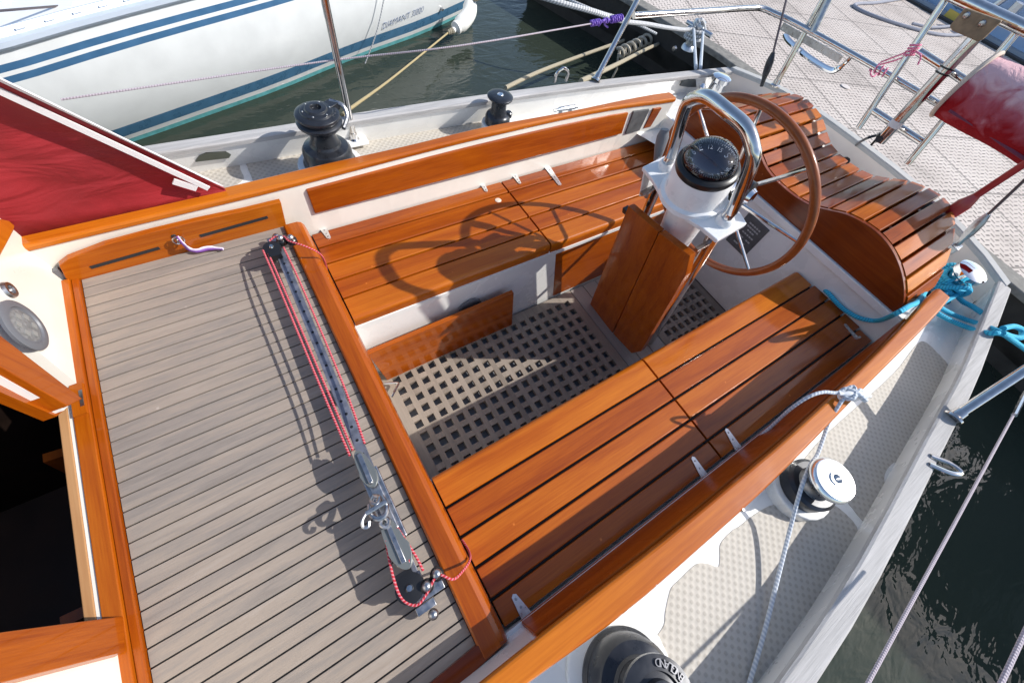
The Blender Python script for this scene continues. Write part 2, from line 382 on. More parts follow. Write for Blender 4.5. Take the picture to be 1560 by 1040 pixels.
def domeglass():
    m,nt,b=newmat('compass_dome_glass'); L=nt.links
    out=nt.nodes['Material Output']; t=N(nt,'ShaderNodeBsdfTransparent'); t.inputs[0].default_value=(.75,.78,.85,1)
    g=N(nt,'ShaderNodeBsdfGlossy'); g.inputs['Roughness'].default_value=.03; g.inputs['Color'].default_value=(1,1,1,1)
    fr=N(nt,'ShaderNodeFresnel',i_IOR=1.5); mx=N(nt,'ShaderNodeMixShader'); L.new(fr.outputs[0],mx.inputs[0]); L.new(t.outputs[0],mx.inputs[1]); L.new(g.outputs[0],mx.inputs[2]); L.new(mx.outputs[0],out.inputs['Surface'])
    return m
DOME=domeglass()

def text_mesh(txt,size,o,xd,nd,mat,name,parent,ext=.0006,shear=0,align='CENTER',off=0.0):
    """lettering as a thin raised mesh; o = centre, xd = reading direction, nd = outward normal (modelling units)"""
    cu=bpy.data.curves.new('lettering','FONT'); cu.body=txt; cu.size=size*S; cu.align_x=align; cu.align_y='CENTER'; cu.extrude=ext*S; cu.shear=shear; cu.offset=off*S
    to=bpy.data.objects.new('tmp',cu); COL.objects.link(to)
    dg=bpy.context.evaluated_depsgraph_get(); me=bpy.data.meshes.new_from_object(to.evaluated_get(dg))
    bpy.data.objects.remove(to); bpy.data.curves.remove(cu)
    xd=V(xd).normalized(); nd=V(nd); nd=(nd-xd*nd.dot(xd)).normalized(); yd=nd.cross(xd)
    M=Matrix((xd,yd,nd)).transposed()
    mb=MB(); mb.v=[V(o)+M@(v.co/S) for v in me.vertices]
    for p in me.polygons: mb.f.append(list(p.vertices)); mb.m.append(0); mb.sm.append(False)
    bpy.data.meshes.remove(me)
    return mb if name is None else emit(name,mb,mat,parent)

# ================================================================== OUR SAILBOAT
boat=tag(empty('sailboat',(1.0,0,-.58)),'white sailboat with varnished wooden cockpit, steering wheel and slatted helm seat','sailboat')
ZD=.05; ZT=.15
B_ST=[(-1.6,.90),(-.8,.918),(-.22,.908),(.15,.892),(.35,.892),(.79,.871),(1.3,.837),(1.75,.79),(2.18,.742)]
B_PT=[(-1.6,-.90),(-.8,-.93),(-.2,-.938),(.3,-.928),(.668,-.908),(.955,-.871),(1.216,-.832),(1.536,-.79),(2.122,-.675)]
XS_ST=2.19; XS_PT=2.125
STN=[(-.80,2.03),(-.72,2.10),(-.66,2.16),(-.5,2.245),(-.3,2.32),(-.1,2.35),(.1,2.36),(.3,2.365),(.45,2.35),(.6,2.31),(.70,2.255),(.80,2.18)]
def sternx(y):
    h=.07; return (interp(STN,y-h)+2*interp(STN,y)+interp(STN,y+h))/4
xs=[-1.6+i*.14 for i in range(27)]
def xstations(end): return [x for x in xs if x<end-.05]+[end]
# hull sides + transom
m=MB()
def hullsec(side):
    tab=B_ST if side>0 else B_PT; end=XS_ST if side>0 else XS_PT
    secs=[]
    for x in xstations(end+.03):
        b=abs(smo(tab,x)); o=b+.035
        secs.append([V((x,side*q[0],q[1])) for q in ((o-.006,.125),(o+.02,.02),(o+.025,-.15),(o-.01,-.4),(o-.10,-.66))])
    return secs
for sd in (1,-1):
    m.loft(hullsec(sd),smooth=True,closed=False,caps=False)
ys=[-.70+i*.145 for i in range(11)]
m.loft([[V((sternx(y)+.03,y,.125)),V((sternx(y)+.03,y,0)),V((sternx(y)-.05,y*.98,-.3)),V((sternx(y)-.18,y*.9,-.66))] for y in ys],smooth=True,closed=False,caps=False)
emit('hull',m,GEL,boat)
# decks
m=MB()
def strip_deck(side,x0,x1,inner):
    tab=B_ST if side>0 else B_PT
    st=[x0+(x1-x0)*i/16 for i in range(17)]
    m.loft([[V((x,side*inner(x),ZD)),V((x,side*(abs(smo(tab,x))+.028),ZD))] for x in st],closed=False,caps=False)
strip_deck(1,-1.6,2.16,lambda x:.64 if x<1.66 else 0.0)
strip_deck(-1,-1.6,2.10,lambda x:.60 if x<1.66 else 0.0)
m.prism([V((1.66,-.70,ZD-.004))]+[V((sternx(-.70+i*.1225)+.02,-.70+i*.1225,ZD-.004)) for i in range(13)]+[V((1.66,.77,ZD-.004))],(0,0,-.004))
emit('deck',m,GEL,boat)
# bulwarks with caps
def bulwark(side):
    tab=B_ST if side>0 else B_PT; end=XS_ST if side>0 else XS_PT
    m=MB(); c=MB(); secs=[]; cs=[]
    for x in xstations(end):
        b=abs(smo(tab,x))
        secs.append([V((x,side*q[0],q[1])) for q in ((b+.006,.134),(b+.030,ZD-.01),(b+.050,ZD-.01),(b+.036,.134))])
        w=.044
        cs.append([V((x,side*q[0],q[1])) for q in ((b,.134),(b-.001,.147),(b+.004,ZT),(b+w-.004,ZT),(b+w+.001,.147),(b+w,.134))])
    m.loft(secs,smooth=False); c.loft(cs,smooth=False)
    o=emit('bulwark',m,GEL,boat); emit('cap_rail',c,RAIL,o)
    return o
BWS=bulwark(1); BWP=bulwark(-1)
m=MB(); c=MB(); secs=[]; cs=[]
for i in range(13):
    y=-.70+i*(1.47/12); x=sternx(y)
    secs.append([V((x+.004,y,.134)),V((x+.012,y,ZD-.01)),V((x+.034,y,ZD-.01)),V((x+.032,y,.134))])
    cs.append([V((x-.002,y,.133)),V((x-.002,y,.1475)),V((x+.002,y,ZT+.002)),V((x+.040,y,ZT+.002)),V((x+.044,y,.1475)),V((x+.044,y,.133))])
m.loft(secs); c.loft(cs)
o=emit('transom_bulwark',m,PINKW,boat); emit('cap_rail',c,RAILY,o)
# dark panels painted to stand in for the starboard scupper and fairlead openings
m=MB()
pts=[(298,247),(303,238),(316,231),(330,228),(343,230),(352,236),(349,241)]
n_=V((0,-1,.25)).normalized()
m.prism([Y(px,py,.912) for px,py in pts],(0,.006,0)); 
# (dark green tint stands in for the water seen through it)
SC=simple('scupper_dark_panel',(.055,.06,.045),.25)
emit('scupper',m,SC,BWS)
m=MB(); m.prism([Y(px,py,.77) for px,py in [(1036,131),(1040,124),(1050,121),(1060,122),(1061,133),(1048,133)]],(0,.006,0))
emit('fairlead_dark_panel',m,simple('dark_panel',(.02,.025,.03),.3),BWS)  # dark panel on the rail, painted in place of a real hole
# nonskid panels
def panel(pts,parent=boat):
    m=MB(); m.prism(smooth_path([Z(px,py,ZD+.0014) for px,py in pts],4,True),(0,0,-.003)); return emit('nonskid_panel',m,NSK,parent)
panel([(1249,671),(1306,619),(1363,567),(1396,525),(1410,521),(1428,537),(1445,556),(1442,566),(1421,610),(1398,655),(1377,692),(1372,700),(1358,707),(1348,722),(1347,742),(1341,760),(1320,792),(1312,790),(1282,757),(1240,750),(1215,720)])
panel([(1118,806),(1127,801),(1150,783),(1180,768),(1215,772),(1250,776),(1268,767),(1306,803),(1296,838),(1276,872),(1255,910),(1215,985),(1175,1060),(1110,1180),(975,1180),(985,1040),(1000,985),(1000,971),(1012,951),(1014,931),(1021,900),(1027,890),(1036,882),(1050,868),(1063,858),(1078,858),(1094,863),(1097,850),(1097,831),(1105,818)])
panel([(280,262),(294,256),(330,249),(361,243),(366,258),(371,271),(360,282),(330,300),(250,300)])
panel([(372,241),(420,231),(455,222),(540,211),(620,196),(690,181),(738,170),(750,180),(745,195),(600,232),(455,266),(395,279),(381,264),(376,252)])
# coamings ----------------------------------------------------------
CS_I=[(-.95,.585),(-.5,.603),(.02,.608),(.3,.622),(.61,.634),(1.0,.636),(1.29,.628),(1.56,.594),(1.70,.575)]
def tab(pxs,z): return [(q.x,q.y) for q in (Z(px,py,z) for px,py in pxs)]
CS_O=[(-.95,.625),(-.5,.650)]+tab([(348,283),(476,252),(615,222),(735,192),(861,170),(960,149),(1035,136)],.192)
CP_I=[(-.95,-.595),(-.3,-.605)]+tab([(734,1040),(816,973),(932,882),(994,838),(1071,772),(1198,668),(1307,566),(1366,507),(1413,454)],.192)
CP_O=[(-.95,-.64),(-.3,-.652)]+tab([(800,1040),(935.6,952),(1064,838),(1171,743),(1314,595),(1407,502),(1434,473)],.192)
def coaming(side):
    ti,to=(CS_I,CS_O) if side>0 else (CP_I,CP_O)
    x0=-.60; x1=1.60 if side>0 else 1.735
    m=MB(); c=MB(); secs=[]; cs=[]
    K=26
    for k in range(K+1):
        x=x0+(x1-x0)*k/K
        a=abs(smo(ti,x)); b=abs(smo(to,x))
        if k==K: a+=.004; b-=.004
        secs.append([V((x,side*q[0],q[1])) for q in ((.606 if side<0 else .611,-.02),(.606 if side<0 else .611,.004),(a+.004,.174),(b-.012,.174),(b+.012,ZD-.01))])
        zt=.192
        cs.append([V((x,side*q[0],q[1])) for q in ((a+.003,.174),(a,.177),(a,.186),(a+.003,zt-.0012),(a+.007,zt),(b-.007,zt),(b-.003,zt-.0012),(b,.186),(b,.177),(b-.003,.174))])
    m.loft(secs); c.loft(cs)
    o=emit('coaming',m,GEL if side<0 else CREAM,boat); emit('cap_rail',c,VX,o,bevel=.0015)
    return o
COS=coaming(1); COP=coaming(-1)
# white strip at the foot of the port coaming and the winch bases
def backboard(side,x0,x1,z0,z1,name,mat,par):
    ti=CS_I if side>0 else CP_I
    m=MB(); secs=[]
    for k in range(13):
        x=x0+(x1-x0)*k/12; a0=abs(smo(ti,x)); bs=.606 if side<0 else .611
        a=bs; at_=bs+(a0+.004-bs)*z1/.174
        secs.append([V((x,side*q[0],q[1])) for q in ((a+.012,z0),(a-.006,z0),(at_-.008,z1),(at_+.012,z1))])
    m.loft(secs); return emit(name,m,mat,par,bevel=.003)
backboard(1,.092,1.36,.074,.158,'backrest_board',VX,COS)
backboard(1,1.385,1.47,.066,.160,'instrument_pad',DGREY,COS)
backboard(1,1.49,1.535,.070,.160,'end_board',VX,COS)
backboard(-1,.09,1.52,.034,.171,'backrest_board',VB,COP)
# benches ----------------------------------------------------------
ZB=0.0
seam_s=[.25,.330,.402,.473,.543,.609]
def lid(side,x0,x1,round_aft=False):
    m=MB(); g=.0033
    for i in range(5):
        y0=seam_s[i]; y1=seam_s[i+1]
        if i==0:   # nosing board with rounded front
            p=[(y0+.014,0),(y0+.0095,-.0008),(y0+.0055,-.003),(y0+.0025,-.0065),(y0+.0006,-.011),(y0,-.016),(y0,-.038),(y0+.003,-.043),(y0+.014,-.044),(y0+.016,-.018),(y1-g,-.018),(y1-g,-.002),(y1-g-.002,0)]
        else:
            e=(.010 if side<0 else .004) if i==4 else g
            p=[(y0+g,-.002),(y0+g,-.018),(y1-e,-.018),(y1-e,-.002),(y1-e-.002,0),(y0+g+.002,0)]
        xe=x1
        if round_aft: xe=x1-(.010 if i in(0,4) else 0)
        m.loft([[V((x,side*a,b)) for a,b in p] for x in (x0+g,xe-g)])
    u=MB(); u.box(((x0+x1)/2,side*.43,-.024),(x1-x0-.004,.33,.008))
    o=emit('bench_lid',m,VX,boat,bevel=.0012); emit('underside_batten',u,SEAM,o)
    return o
XSEAM=.767
LS1=lid(1,.0575,XSEAM); LS2=lid(1,XSEAM,1.612); LP1=lid(-1,.0575,XSEAM); LP2=lid(-1,XSEAM,1.612,True)
HING=simple('bright_hinge_steel',(.74,.73,.72),.32,.85,noise=.10,nscale=60)
def hinge(px0,py0,px1,py1,par,w0=.011,w1=.006,wall=0):
    a=Z(px0,py0,.003); b=Z(px1,py1,.003); t=(b-a).normalized(); n=V((-t.y,t.x,0)); m=MB()
    m.prism([a+n*w0,a-n*w0,b-n*w1,b+t*.004,b+n*w1],(0,0,-.0025))
    m.tube([a+n*w0*1.1+V((0,0,.003)),a-n*w0*1.1+V((0,0,.003))],.0042,8)
    if wall:
        up=V((0,wall*.003,.042)); m.prism([a+n*w0,a-n*w0,a-n*w0*.8+up,a+n*w0*.8+up],V((0,-wall*.0025,0)))
    for k in (.25,.6,.88): 
        q=a.lerp(b,k); m.lathe([(.003,0),(.0022,.0016)],q,seg=8,mi=1)
    return emit('hinge',m,[HING,STEELD],par)
hinge(733,276,741,291,LS1,wall=1); hinge(783,265,792,279,LS2,wall=1); hinge(492,347,501,362,LS1,wall=1)
hinge(832,252,853,281,LS2,.013,.008,wall=1)
hinge(1081,737,1056,697,LP1,.014,.006,wall=-1); hinge(1131,692,1107,654,LP2,.014,.006,wall=-1); hinge(810,950,783,907,LP1,.015,.006,wall=-1); hinge(1306,515,1288,494,LP2,.009,.005)
# worn bare spot on the starboard lid
m=MB(); q=Z(759,305,.0012); m.lathe([(.012,0),(.010,.0008)],q,seg=14); emit('bare_patch',m,simple('bare_wood_patch',(.72,.58,.46),.7,noise=.2,nscale=90),LS1)
# cockpit well ----------------------------------------------------------
ZS=-.375
m=MB()
for sd in (1,-1):
    m.box((.84,sd*.2568,(-.036+ZS-.06)/2),(1.57,.010,abs(ZS)+.024),None)
    m.box((.84,sd*.43,-.05),(1.57,.365,.016))
m.box((.050,0,-.235),(.012,.50,.40)); 
m.box((.0,0,.030),(.086,1.1,.06))
emit('cockpit_well',m,GEL,boat)
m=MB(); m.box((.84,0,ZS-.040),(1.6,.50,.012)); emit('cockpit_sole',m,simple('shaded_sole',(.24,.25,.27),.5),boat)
def grating(x0,x1,y0,y1,nx,ny,rim=.026):
    m=MB(); t=.018; hole=.0270
    def edges(a,b,n):
        e=[a]; pitch=(b-a-2*rim)/n
        for i in range(n):
            c=a+rim+pitch*(i+.5); e+= [c-hole/2,c+hole/2]
        return e+[b]
    ex=edges(x0,x1,nx); ey=edges(y0,y1,ny)
    for i in range(len(ex)-1):
        for j in range(len(ey)-1):
            if i%2==1 and j%2==1:
                a,b,c,d=ex[i],ex[i+1],ey[j],ey[j+1]
                tp=[V((a,c,ZS)),V((b,c,ZS)),V((b,d,ZS)),V((a,d,ZS))]; bt=[p-V((0,0,t)) for p in tp]
                m.add(tp+bt,[[0,4,5,1],[1,5,6,2],[2,6,7,3],[3,7,4,0]])
    # bars: athwart strips between hole columns (own islands so that each bar takes its own tone)
    for i in range(0,len(ex)-1,2):
        a,b=ex[i],ex[i+1]; m.add([V((a,y0,ZS)),V((b,y0,ZS)),V((b,y1,ZS)),V((a,y1,ZS))],[[0,1,2,3]])
    for i in range(1,len(ex)-1,2):
        for j in range(0,len(ey)-1,2):
            a,b,c,d=ex[i],ex[i+1],ey[j],ey[j+1]; m.add([V((a,c,ZS)),V((b,c,ZS)),V((b,d,ZS)),V((a,d,ZS))],[[0,1,2,3]])
    m.add([V((x0,y0,ZS)),V((x1,y0,ZS)),V((x1,y0,ZS-t)),V((x0,y0,ZS-t))],[[3,2,1,0]])
    m.add([V((x1,y0,ZS)),V((x1,y1,ZS)),V((x1,y1,ZS-t)),V((x1,y0,ZS-t))],[[3,2,1,0]])
    return emit('teak_grating',m,GRT,boat)
grating(.073,.975,-.243,.243,18,9,.030); grating(1.20,1.605,-.243,.243,8,9,.030)
m=MB()
for (a,b) in ((.979,1.048),(1.051,1.122),(1.125,1.197)): m.box(((a+b)/2,0,ZS-.011),(b-a,.486,.020))
emit('sole_board',m,GREYW,boat,bevel=.002)
# leaning varnished locker front along the starboard side of the well
m=MB()
A=[(560,540),(783,446),(780,497),(592,582)]
pts=[Y(px,py,.205) for px,py in A]
m.prism([pts[0],pts[1]+V((.0,0,0)),pts[2],pts[3]],(0,.016,0)); emit('locker_front_board',m,VX,boat,bevel=.003)
m=MB(); 
c=Y(716,467,.245); m.lathe([(.045,0),(.045,.004),(.036,.006),(.034,.003),(.0,.003)],c,(0,-1,0),seg=28); emit('speaker_grille',m,GREYP,boat)
m=MB()
q1=Y(846,386,.250); q2=Y(838,451,.250)
m.prism([V((q1.x,.2505,-.0405)),V((1.5,.2505,-.0405)),V((1.5,.2505,-.372)),V((q2.x+.02,.2505,-.372))],(0,.004,0)); emit('bench_front_panel',m,VX,boat,bevel=.003)
# small folding handle in the forward corner of the well
m=MB(); m.tube([Z(586,584,ZS+.03),Z(606,583,ZS+.03),Z(604,590,ZS+.03),Z(597,604,ZS+.03)],.004,8,sub=4); emit('grab_handle',m,STEEL,boat)
# bridge deck ----------------------------------------------------------
ZBD=.078
m=MB(); pitch=.031; y=-.592; 
while y<.565:
    m.box((-.241,y+pitch/2,ZBD-.006),(.472,pitch-.0031,.012)); y+=pitch
o=emit('bridge_deck',m,TK,boat,bevel=.0006,seg=1)
m=MB(); m.box((-.241,-.012,ZBD-.0085),(.476,1.165,.008)); emit('seam_caulking',m,SEAM,o)
m=MB(); m.box((-.245,0,.02),(.46,1.15,.09)); emit('bridge_deck_moulding',m,GEL,boat)
# trims
m=MB()
def trimsec(x,zt): return None
yA=.575; yB=-.605
secs=[]
for y in (yB,yA):
    secs.append([V((x,y,z)) for x,z in ((-.004,.070),(-.004,.088),(.0,.091),(.034,.091),(.044,.086),(.050,.074),(.054,.05),(.056,.004),(.046,.0),(.044,.068))])
m.loft(secs); emit('bridge_deck_trim',m,VY,boat,bevel=.001)
m=MB()
m.prism([V((-.479,.585,.086)),V((-.479,-.64,.086)),V((-.4925,-.64,.086)),V((-.4925,.585,.086))],(0,0,-.03))
m.prism([V((-.4935,.585,.092)),V((-.4935,-.64,.092)),V((-.522,-.64,.092)),V((-.522,.585,.092))],(0,0,-.03))
emit('bulkhead_sill',m,VY,boat,bevel=.002)
m=MB()
m.prism([V((-.006,-.578,.0905)),V((.05,-.604,.0905)),V((-.60,-.66,.0905)),V((-.60,-.598,.0905))],(0,0,-.03)); emit('side_trim',m,VDX,boat,bevel=.0015)
# locker door in the starboard coaming
m=MB()
pts=[(90,405),(103,395),(160,373),(230,354),(300,337),(370,322),(415,311),(428,308),(439,355),(287,397),(131,443),(100,424)]
m.prism([Y(px,py,.585) for px,py in pts],(0,.016,0)); ld=emit('locker_door',m,VX,boat,bevel=.002)
s_=MB()
for a,b in (((138,408),(243,378)),((305,360),(408,331))):
    p,q=Y(*a,.5835),Y(*b,.5835); n=(q-p).normalized().cross(V((0,1,0))).normalized()*.0042
    s_.prism([p+n,q+n,q-n,p-n],(0,.003,0))
k=Y(265,360,.5835); s_.lathe([(.006,0),(.005,.001)],k,(0,-1,0),seg=12)
emit('finger_slot',s_,SEAM,ld)
m=MB(); p=[Y(a,b,.59) for a,b in [(79,415),(88,410),(110,430),(103,437)]]; m.prism(p,(0,.012,0)); emit('door_seal',m,GREYP,ld)
# bulkhead & companionway ----------------------------------------------------------
XB=-.508
def bx(px,py,x=XB): return X(px,py,x)
yj0=.245; yj1=-.215
m=MB(); m.prism([V((XB,yj0+.02,.05)),V((XB,.63,.05)),V((XB,.66,.30)),V((XB,.66,.62)),V((XB,.47,.62))],(-.03,0,0)); emit('bulkhead',m,CREAM,boat)
m=MB(); m.prism([V((XB,yj1,.05)),V((XB,-.66,.05)),V((XB,-.66,.62)),V((XB,yj1,.62))],(-.03,0,0)); emit('bulkhead',m,CREAM,boat)
m=MB(); 
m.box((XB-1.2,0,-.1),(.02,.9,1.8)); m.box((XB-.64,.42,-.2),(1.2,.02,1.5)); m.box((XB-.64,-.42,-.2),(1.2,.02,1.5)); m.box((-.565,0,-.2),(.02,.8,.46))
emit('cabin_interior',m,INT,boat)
ladder=empty('companion_ladder',(-.64,0,-.55),boat)
for k,zz in enumerate((-.14,-.29,-.43)):
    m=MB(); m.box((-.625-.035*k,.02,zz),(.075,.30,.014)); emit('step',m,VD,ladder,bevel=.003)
for yy in (.19,-.15):
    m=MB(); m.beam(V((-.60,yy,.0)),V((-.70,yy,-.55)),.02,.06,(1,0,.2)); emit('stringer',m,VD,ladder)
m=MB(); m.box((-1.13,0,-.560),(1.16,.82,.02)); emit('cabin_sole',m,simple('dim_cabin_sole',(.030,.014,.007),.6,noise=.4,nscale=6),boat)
def jamb(pa,pb,pc,pd,xf,th,name,mat):
    m=MB(); m.prism([X(*pa,xf),X(*pb,xf),X(*pc,xf),X(*pd,xf)],(-th,0,0)); return emit(name,m,mat,boat,bevel=.002)
# starboard jamb leans outward; port jamb upright
e1=X(126,607,-.535); 
jamb((126,607),(104,618),(-130,482),(-130,410),-.494,.030,'door_jamb',VZ)
jamb((189,937),(191,991),(-90,1062),(-90,974),-.494,.030,'door_jamb',VZ)
m=MB(); m.prism([X(*p,-.507) for p in [(104,618),(97,625),(-130,503),(-130,484)]],(-.02,0,0)); emit('jamb_strip',m,GEL,boat)
m=MB(); m.prism([X(*p,-.520) for p in [(97,625),(86,634),(-130,540),(-130,505)]],(-.02,0,0)); emit('inner_jamb',m,VZ,boat)
m=MB(); m.prism([V((-.5225,yj0,.088)),V((-.5225,yj1,.088)),V((-.530,yj1,.088)),V((-.530,yj0,.088))],(0,0,-.05)); emit('sill_strip',m,CREAM,boat)
m=MB(); m.prism([V((-.5305,yj0-.004,.090)),V((-.5305,yj1,.090)),V((-.546,yj1,.090)),V((-.546,yj0-.004,.090))],(0,0,-.05)); emit('inner_sill',m,wood('worn_sill','y',[(.1,(.33,.14,.05)),(.9,(.52,.30,.14))],coat=.3),boat,bevel=.002)
# slide plate at jamb foot
m=MB(); m.box(V((-.507,.235,.0955)),(.022,.075,.006)); m.box(V((-.500,.235,.0975)),(.006,.040,.004),mi=1); emit('drop_bolt_plate',m,[VY,STEELD],boat)
# round instrument and small socket on the bulkhead
xf=XB
m=MB(); c=X(34,497,xf); m.lathe([(.053,0),(.053,.005),(.048,.008),(.039,.008),(.037,.005)],c,(1,0,0),seg=40); m.lathe([(.037,.004),(.03,.006),(.0,.0065)],c,(1,0,0),seg=40,mi=1,cap=False)
for k in range(6):
    a=k*math.pi/3; m.box(c+V((.006,.020*math.cos(a),.020*math.sin(a))),(.003,.011,.011),mi=2)
emit('round_vent',m,[GREYP,simple('vent_mesh',(.18,.18,.18),.5,noise=.3,nscale=120),simple('vent_ribs',(.25,.25,.24),.5)],boat)
m=MB(); c=X(12,442,xf); m.lathe([(.017,0),(.015,.006),(.009,.006),(.008,.002),(0,.002)],c,(1,0,0),seg=20); emit('light_socket',m,STEELD,boat)
m=MB(); m.prism([X(*p,-.50) for p in [(24,338),(22,350),(-20,430),(-20,330),(0,333)]],(-.03,0,0)); emit('corner_trim',m,VZ,boat,bevel=.003)
# stern seat ----------------------------------------------------------
PROF=[(0,.177),(.06,.180),(.11,.190),(.16,.212),(.21,.236),(.27,.250),(.33,.252),(.39,.240),(.45,.214),(.50,.182),(.54,.146),(.558,.118)]
prof=[(-a,b) for a,b in PROF[::-1]]+PROF[1:]
pp=smooth_path([V((0,a,b)) for a,b in prof],4)
XF=1.632
m=MB()
bottom=[V((XF,.556,.108)),V((XF,-.556,.108))]
top=[V((XF,p.y,p.z+.007)) for p in pp]
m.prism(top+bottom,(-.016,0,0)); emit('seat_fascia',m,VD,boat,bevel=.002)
# slats
L_=[0]
for a,b in zip(pp,pp[1:]): L_.append(L_[-1]+(b-a).length)
tot=L_[-1]
def at(s):
    for i in range(len(pp)-1):
        if L_[i+1]>=s: 
            t=(s-L_[i])/(L_[i+1]-L_[i]); return pp[i].lerp(pp[i+1],t),(pp[i+1]-pp[i]).normalized()
    return pp[-1],(pp[-1]-pp[-2]).normalized()
NS=22; seat=MB(); w=tot/NS
for i in range(NS):
    c,t=at((i+.5)*w); n=V((0,-t.z,t.y)); hw=w/2-.0048
    def xe(y): return 2.090-.020*(.5+.5*math.cos(y*8.5))-(max(0,abs(y)-.36)**1.5)*2.4
    def cs_(x): return [V(((x if x is not None else xe(q.y)),q.y,q.z)) for q in (V((0,c.y,c.z))+t*a+n*b for a,b in ((-hw,-.010),(hw,-.010),(hw,.0065),(hw-.002,.0085),(hw*.4,.0087),(-hw*.4,.0087),(-hw+.002,.0085),(-hw,.0065)))]
    x0=XF+.001; x1=None
    seat.loft([cs_(x0),cs_(x1)])
so=emit('seat_slats',seat,VS,boat)
m=MB(); rows=[]
for q in pp[::2]:
    xq=2.090-.020*(.5+.5*math.cos(q.y*8.5))-(max(0,abs(q.y)-.36)**1.5)*2.4-.012
    rows.append([V((xq,q.y,q.z-.011)),V((xq+.003,q.y,q.z-.014)),V((xq+.01,q.y,ZD-.006)),V((xq-.01,q.y,ZD-.006)),V((xq-.012,q.y,q.z-.014))])
m.loft(rows); emit('seat_aft_wall',m,GEL,boat)
m=MB()
for xr in (1.74,1.96):
    tp=[V((xr,p.y*.97,p.z-.016)) for p in pp if abs(p.y)<.5]; m.prism(tp+[V((xr,.48,.06)),V((xr,-.48,.06))],(.018,0,0))
emit('seat_bearer',m,VD,so)
# aft cockpit wall and seat box
m=MB(); m.box((1.619,0,-.135),(.014,1.235,.485)); m.box((1.6105,0,.094),(.012,1.11,.028)); emit('aft_cockpit_wall',m,GEL,boat,bevel=.003)
m=MB(); 
for sd in (1,-1):
    m=MB(); m.box((1.76,sd*.52,.07),(.26,.01,.10)); emit('seat_side',m,PINKW,boat)
# engine panel
m=MB(); q=[X(*p,1.6115) for p in [(1143,318),(1168,345),(1136,396),(1107,370)]]
ctr=sum(q,V())/4; hw=.052; hh=.078
m.box(ctr,(.008,.11,.155))
e=V((-.0045,0,0))
lab=MB()
for i,zz in enumerate((.050,.036,.022,.004,-.016,-.036,-.052)):
    for j in range(5):
        if random.random()<.75: lab.box(ctr+V((-.0047,-.018+.012*j-.01,zz)),(.001,.008+random.random()*.003,.006))
pn=emit('engine_panel',m,DGREY,boat,bevel=.003); emit('printed_legend',lab,simple('grey_print',(.45,.45,.44),.5),pn)
# small bright dashboard band round the base of the wall
# pedestal ----------------------------------------------------------
UP=V((-.2096,0,.978)); AX=V((.978,0,.2096)); PB=V((1.12,0,ZS)); 
def pax(z): return V((1.12+(.965-1.12)*(z+.365)/(.358+.365),0,z))
ped=empty('steering_pedestal',(1.12,0,ZS),boat)
m=MB(); h=(.35-ZS)/UP.z
m.lathe([(.085,0),(.082,.03),(.060,.06),(.055,.25),(.052,h*.75),(.060,h*.93),(.062,h)],pax(ZS)+V((.02,0,0)),UP,seg=32); emit('column',m,PAINT,ped)
m=MB(); c0=pax(.352)
RM=Matrix((AX,V((0,1,0)),UP)).transposed()
def lp(a,b,c_): return c0+AX*a+V((0,b,0))+UP*c_
pl=[(-.055,.150),(.045,.150),(.055,.120),(.062,.06),(.066,0),(.062,-.06),(.055,-.120),(.045,-.150),(-.055,-.150),(-.060,-.10),(-.074,-.05),(-.078,0),(-.074,.05),(-.060,.10)]
m.prism([lp(a,b,.012) for a,b in pl],UP*-.013)
m.prism([lp(-.05,.147,0),lp(.03,.147,0),lp(.02,.147,-.11),lp(-.03,.147,-.11)],(0,-.006,0))
emit('instrument_plate',m,PAINT,ped,bevel=.003)
cb=lp(-.004,0,.0125)
m=MB(); m.lathe([(.090,-.004),(.088,.008),(.0795,.014),(.0775,.075),(.074,.085)],cb,UP,seg=48); emit('compass_binnacle',m,PAINT,ped)
m=MB(); m.lathe([(.076,.083),(.078,.088),(.077,.098),(.071,.104),(.066,.105),(.064,.098)],cb,UP,seg=48); cmp_=emit('compass_bezel',m,BLKP,ped)
m=MB(); m.lathe([(.066,.094),(.062,.105),(.052,.118),(.036,.128),(.018,.133),(0.0,.134)],cb,UP,seg=40,cap=False); emit('compass_card',m,simple('compass_card_black',(.010,.012,.02),.25,coat=.5),cmp_) if False else None
# card: a shallow black cone with white marks that rides under the glass
card=MB(); card.lathe([(.0635,.099),(.0630,.1125),(.0580,.1125),(.036,.1015),(0.0,.1010)],cb,UP,seg=48,cap=False)
emit('compass_card',card,simple('compass_card_black',(.012,.014,.024),.3),ped)
tk=MB(); 
for k in range(72):
    a=2*math.pi*k/72; d=AX*math.cos(a)+V((0,1,0))*math.sin(a)
    p0=cb+d*.0622+UP*.1132; p1=cb+d*(.0565 if k%2==0 else .059)+UP*(.1124 if k%2==0 else .1132)
    tk.beam(p0,p1,.0011,.0014,UP)
for k,t in enumerate(['S','15','12','E','6','3','N','33','30','W','24','21']):
    a=-.20+2*math.pi*k/12; d=AX*math.cos(a)-V((0,1,0))*math.sin(-a)
    sz=.021 if len(t)==1 else .0145
    tb=text_mesh(t,sz,cb+d*.0465+UP*.1080,d.cross(UP),UP-d*.48,None,None,None)
    o_=len(tk.v); tk.v+=tb.v; tk.f+=[[o_+i for i in f] for f in tb.f]; tk.m+=tb.m; tk.sm+=tb.sm
emit('compass_markings',tk,simple('card_white',(.75,.77,.78),.5),ped)
m=MB(); m.lathe([(.0648,.100),(.0646,.114),(.059,.128),(.047,.139),(.030,.146),(.014,.1495),(0.0,.150)],cb,UP,seg=40,cap=False); emit('compass_dome',m,DOME,ped)
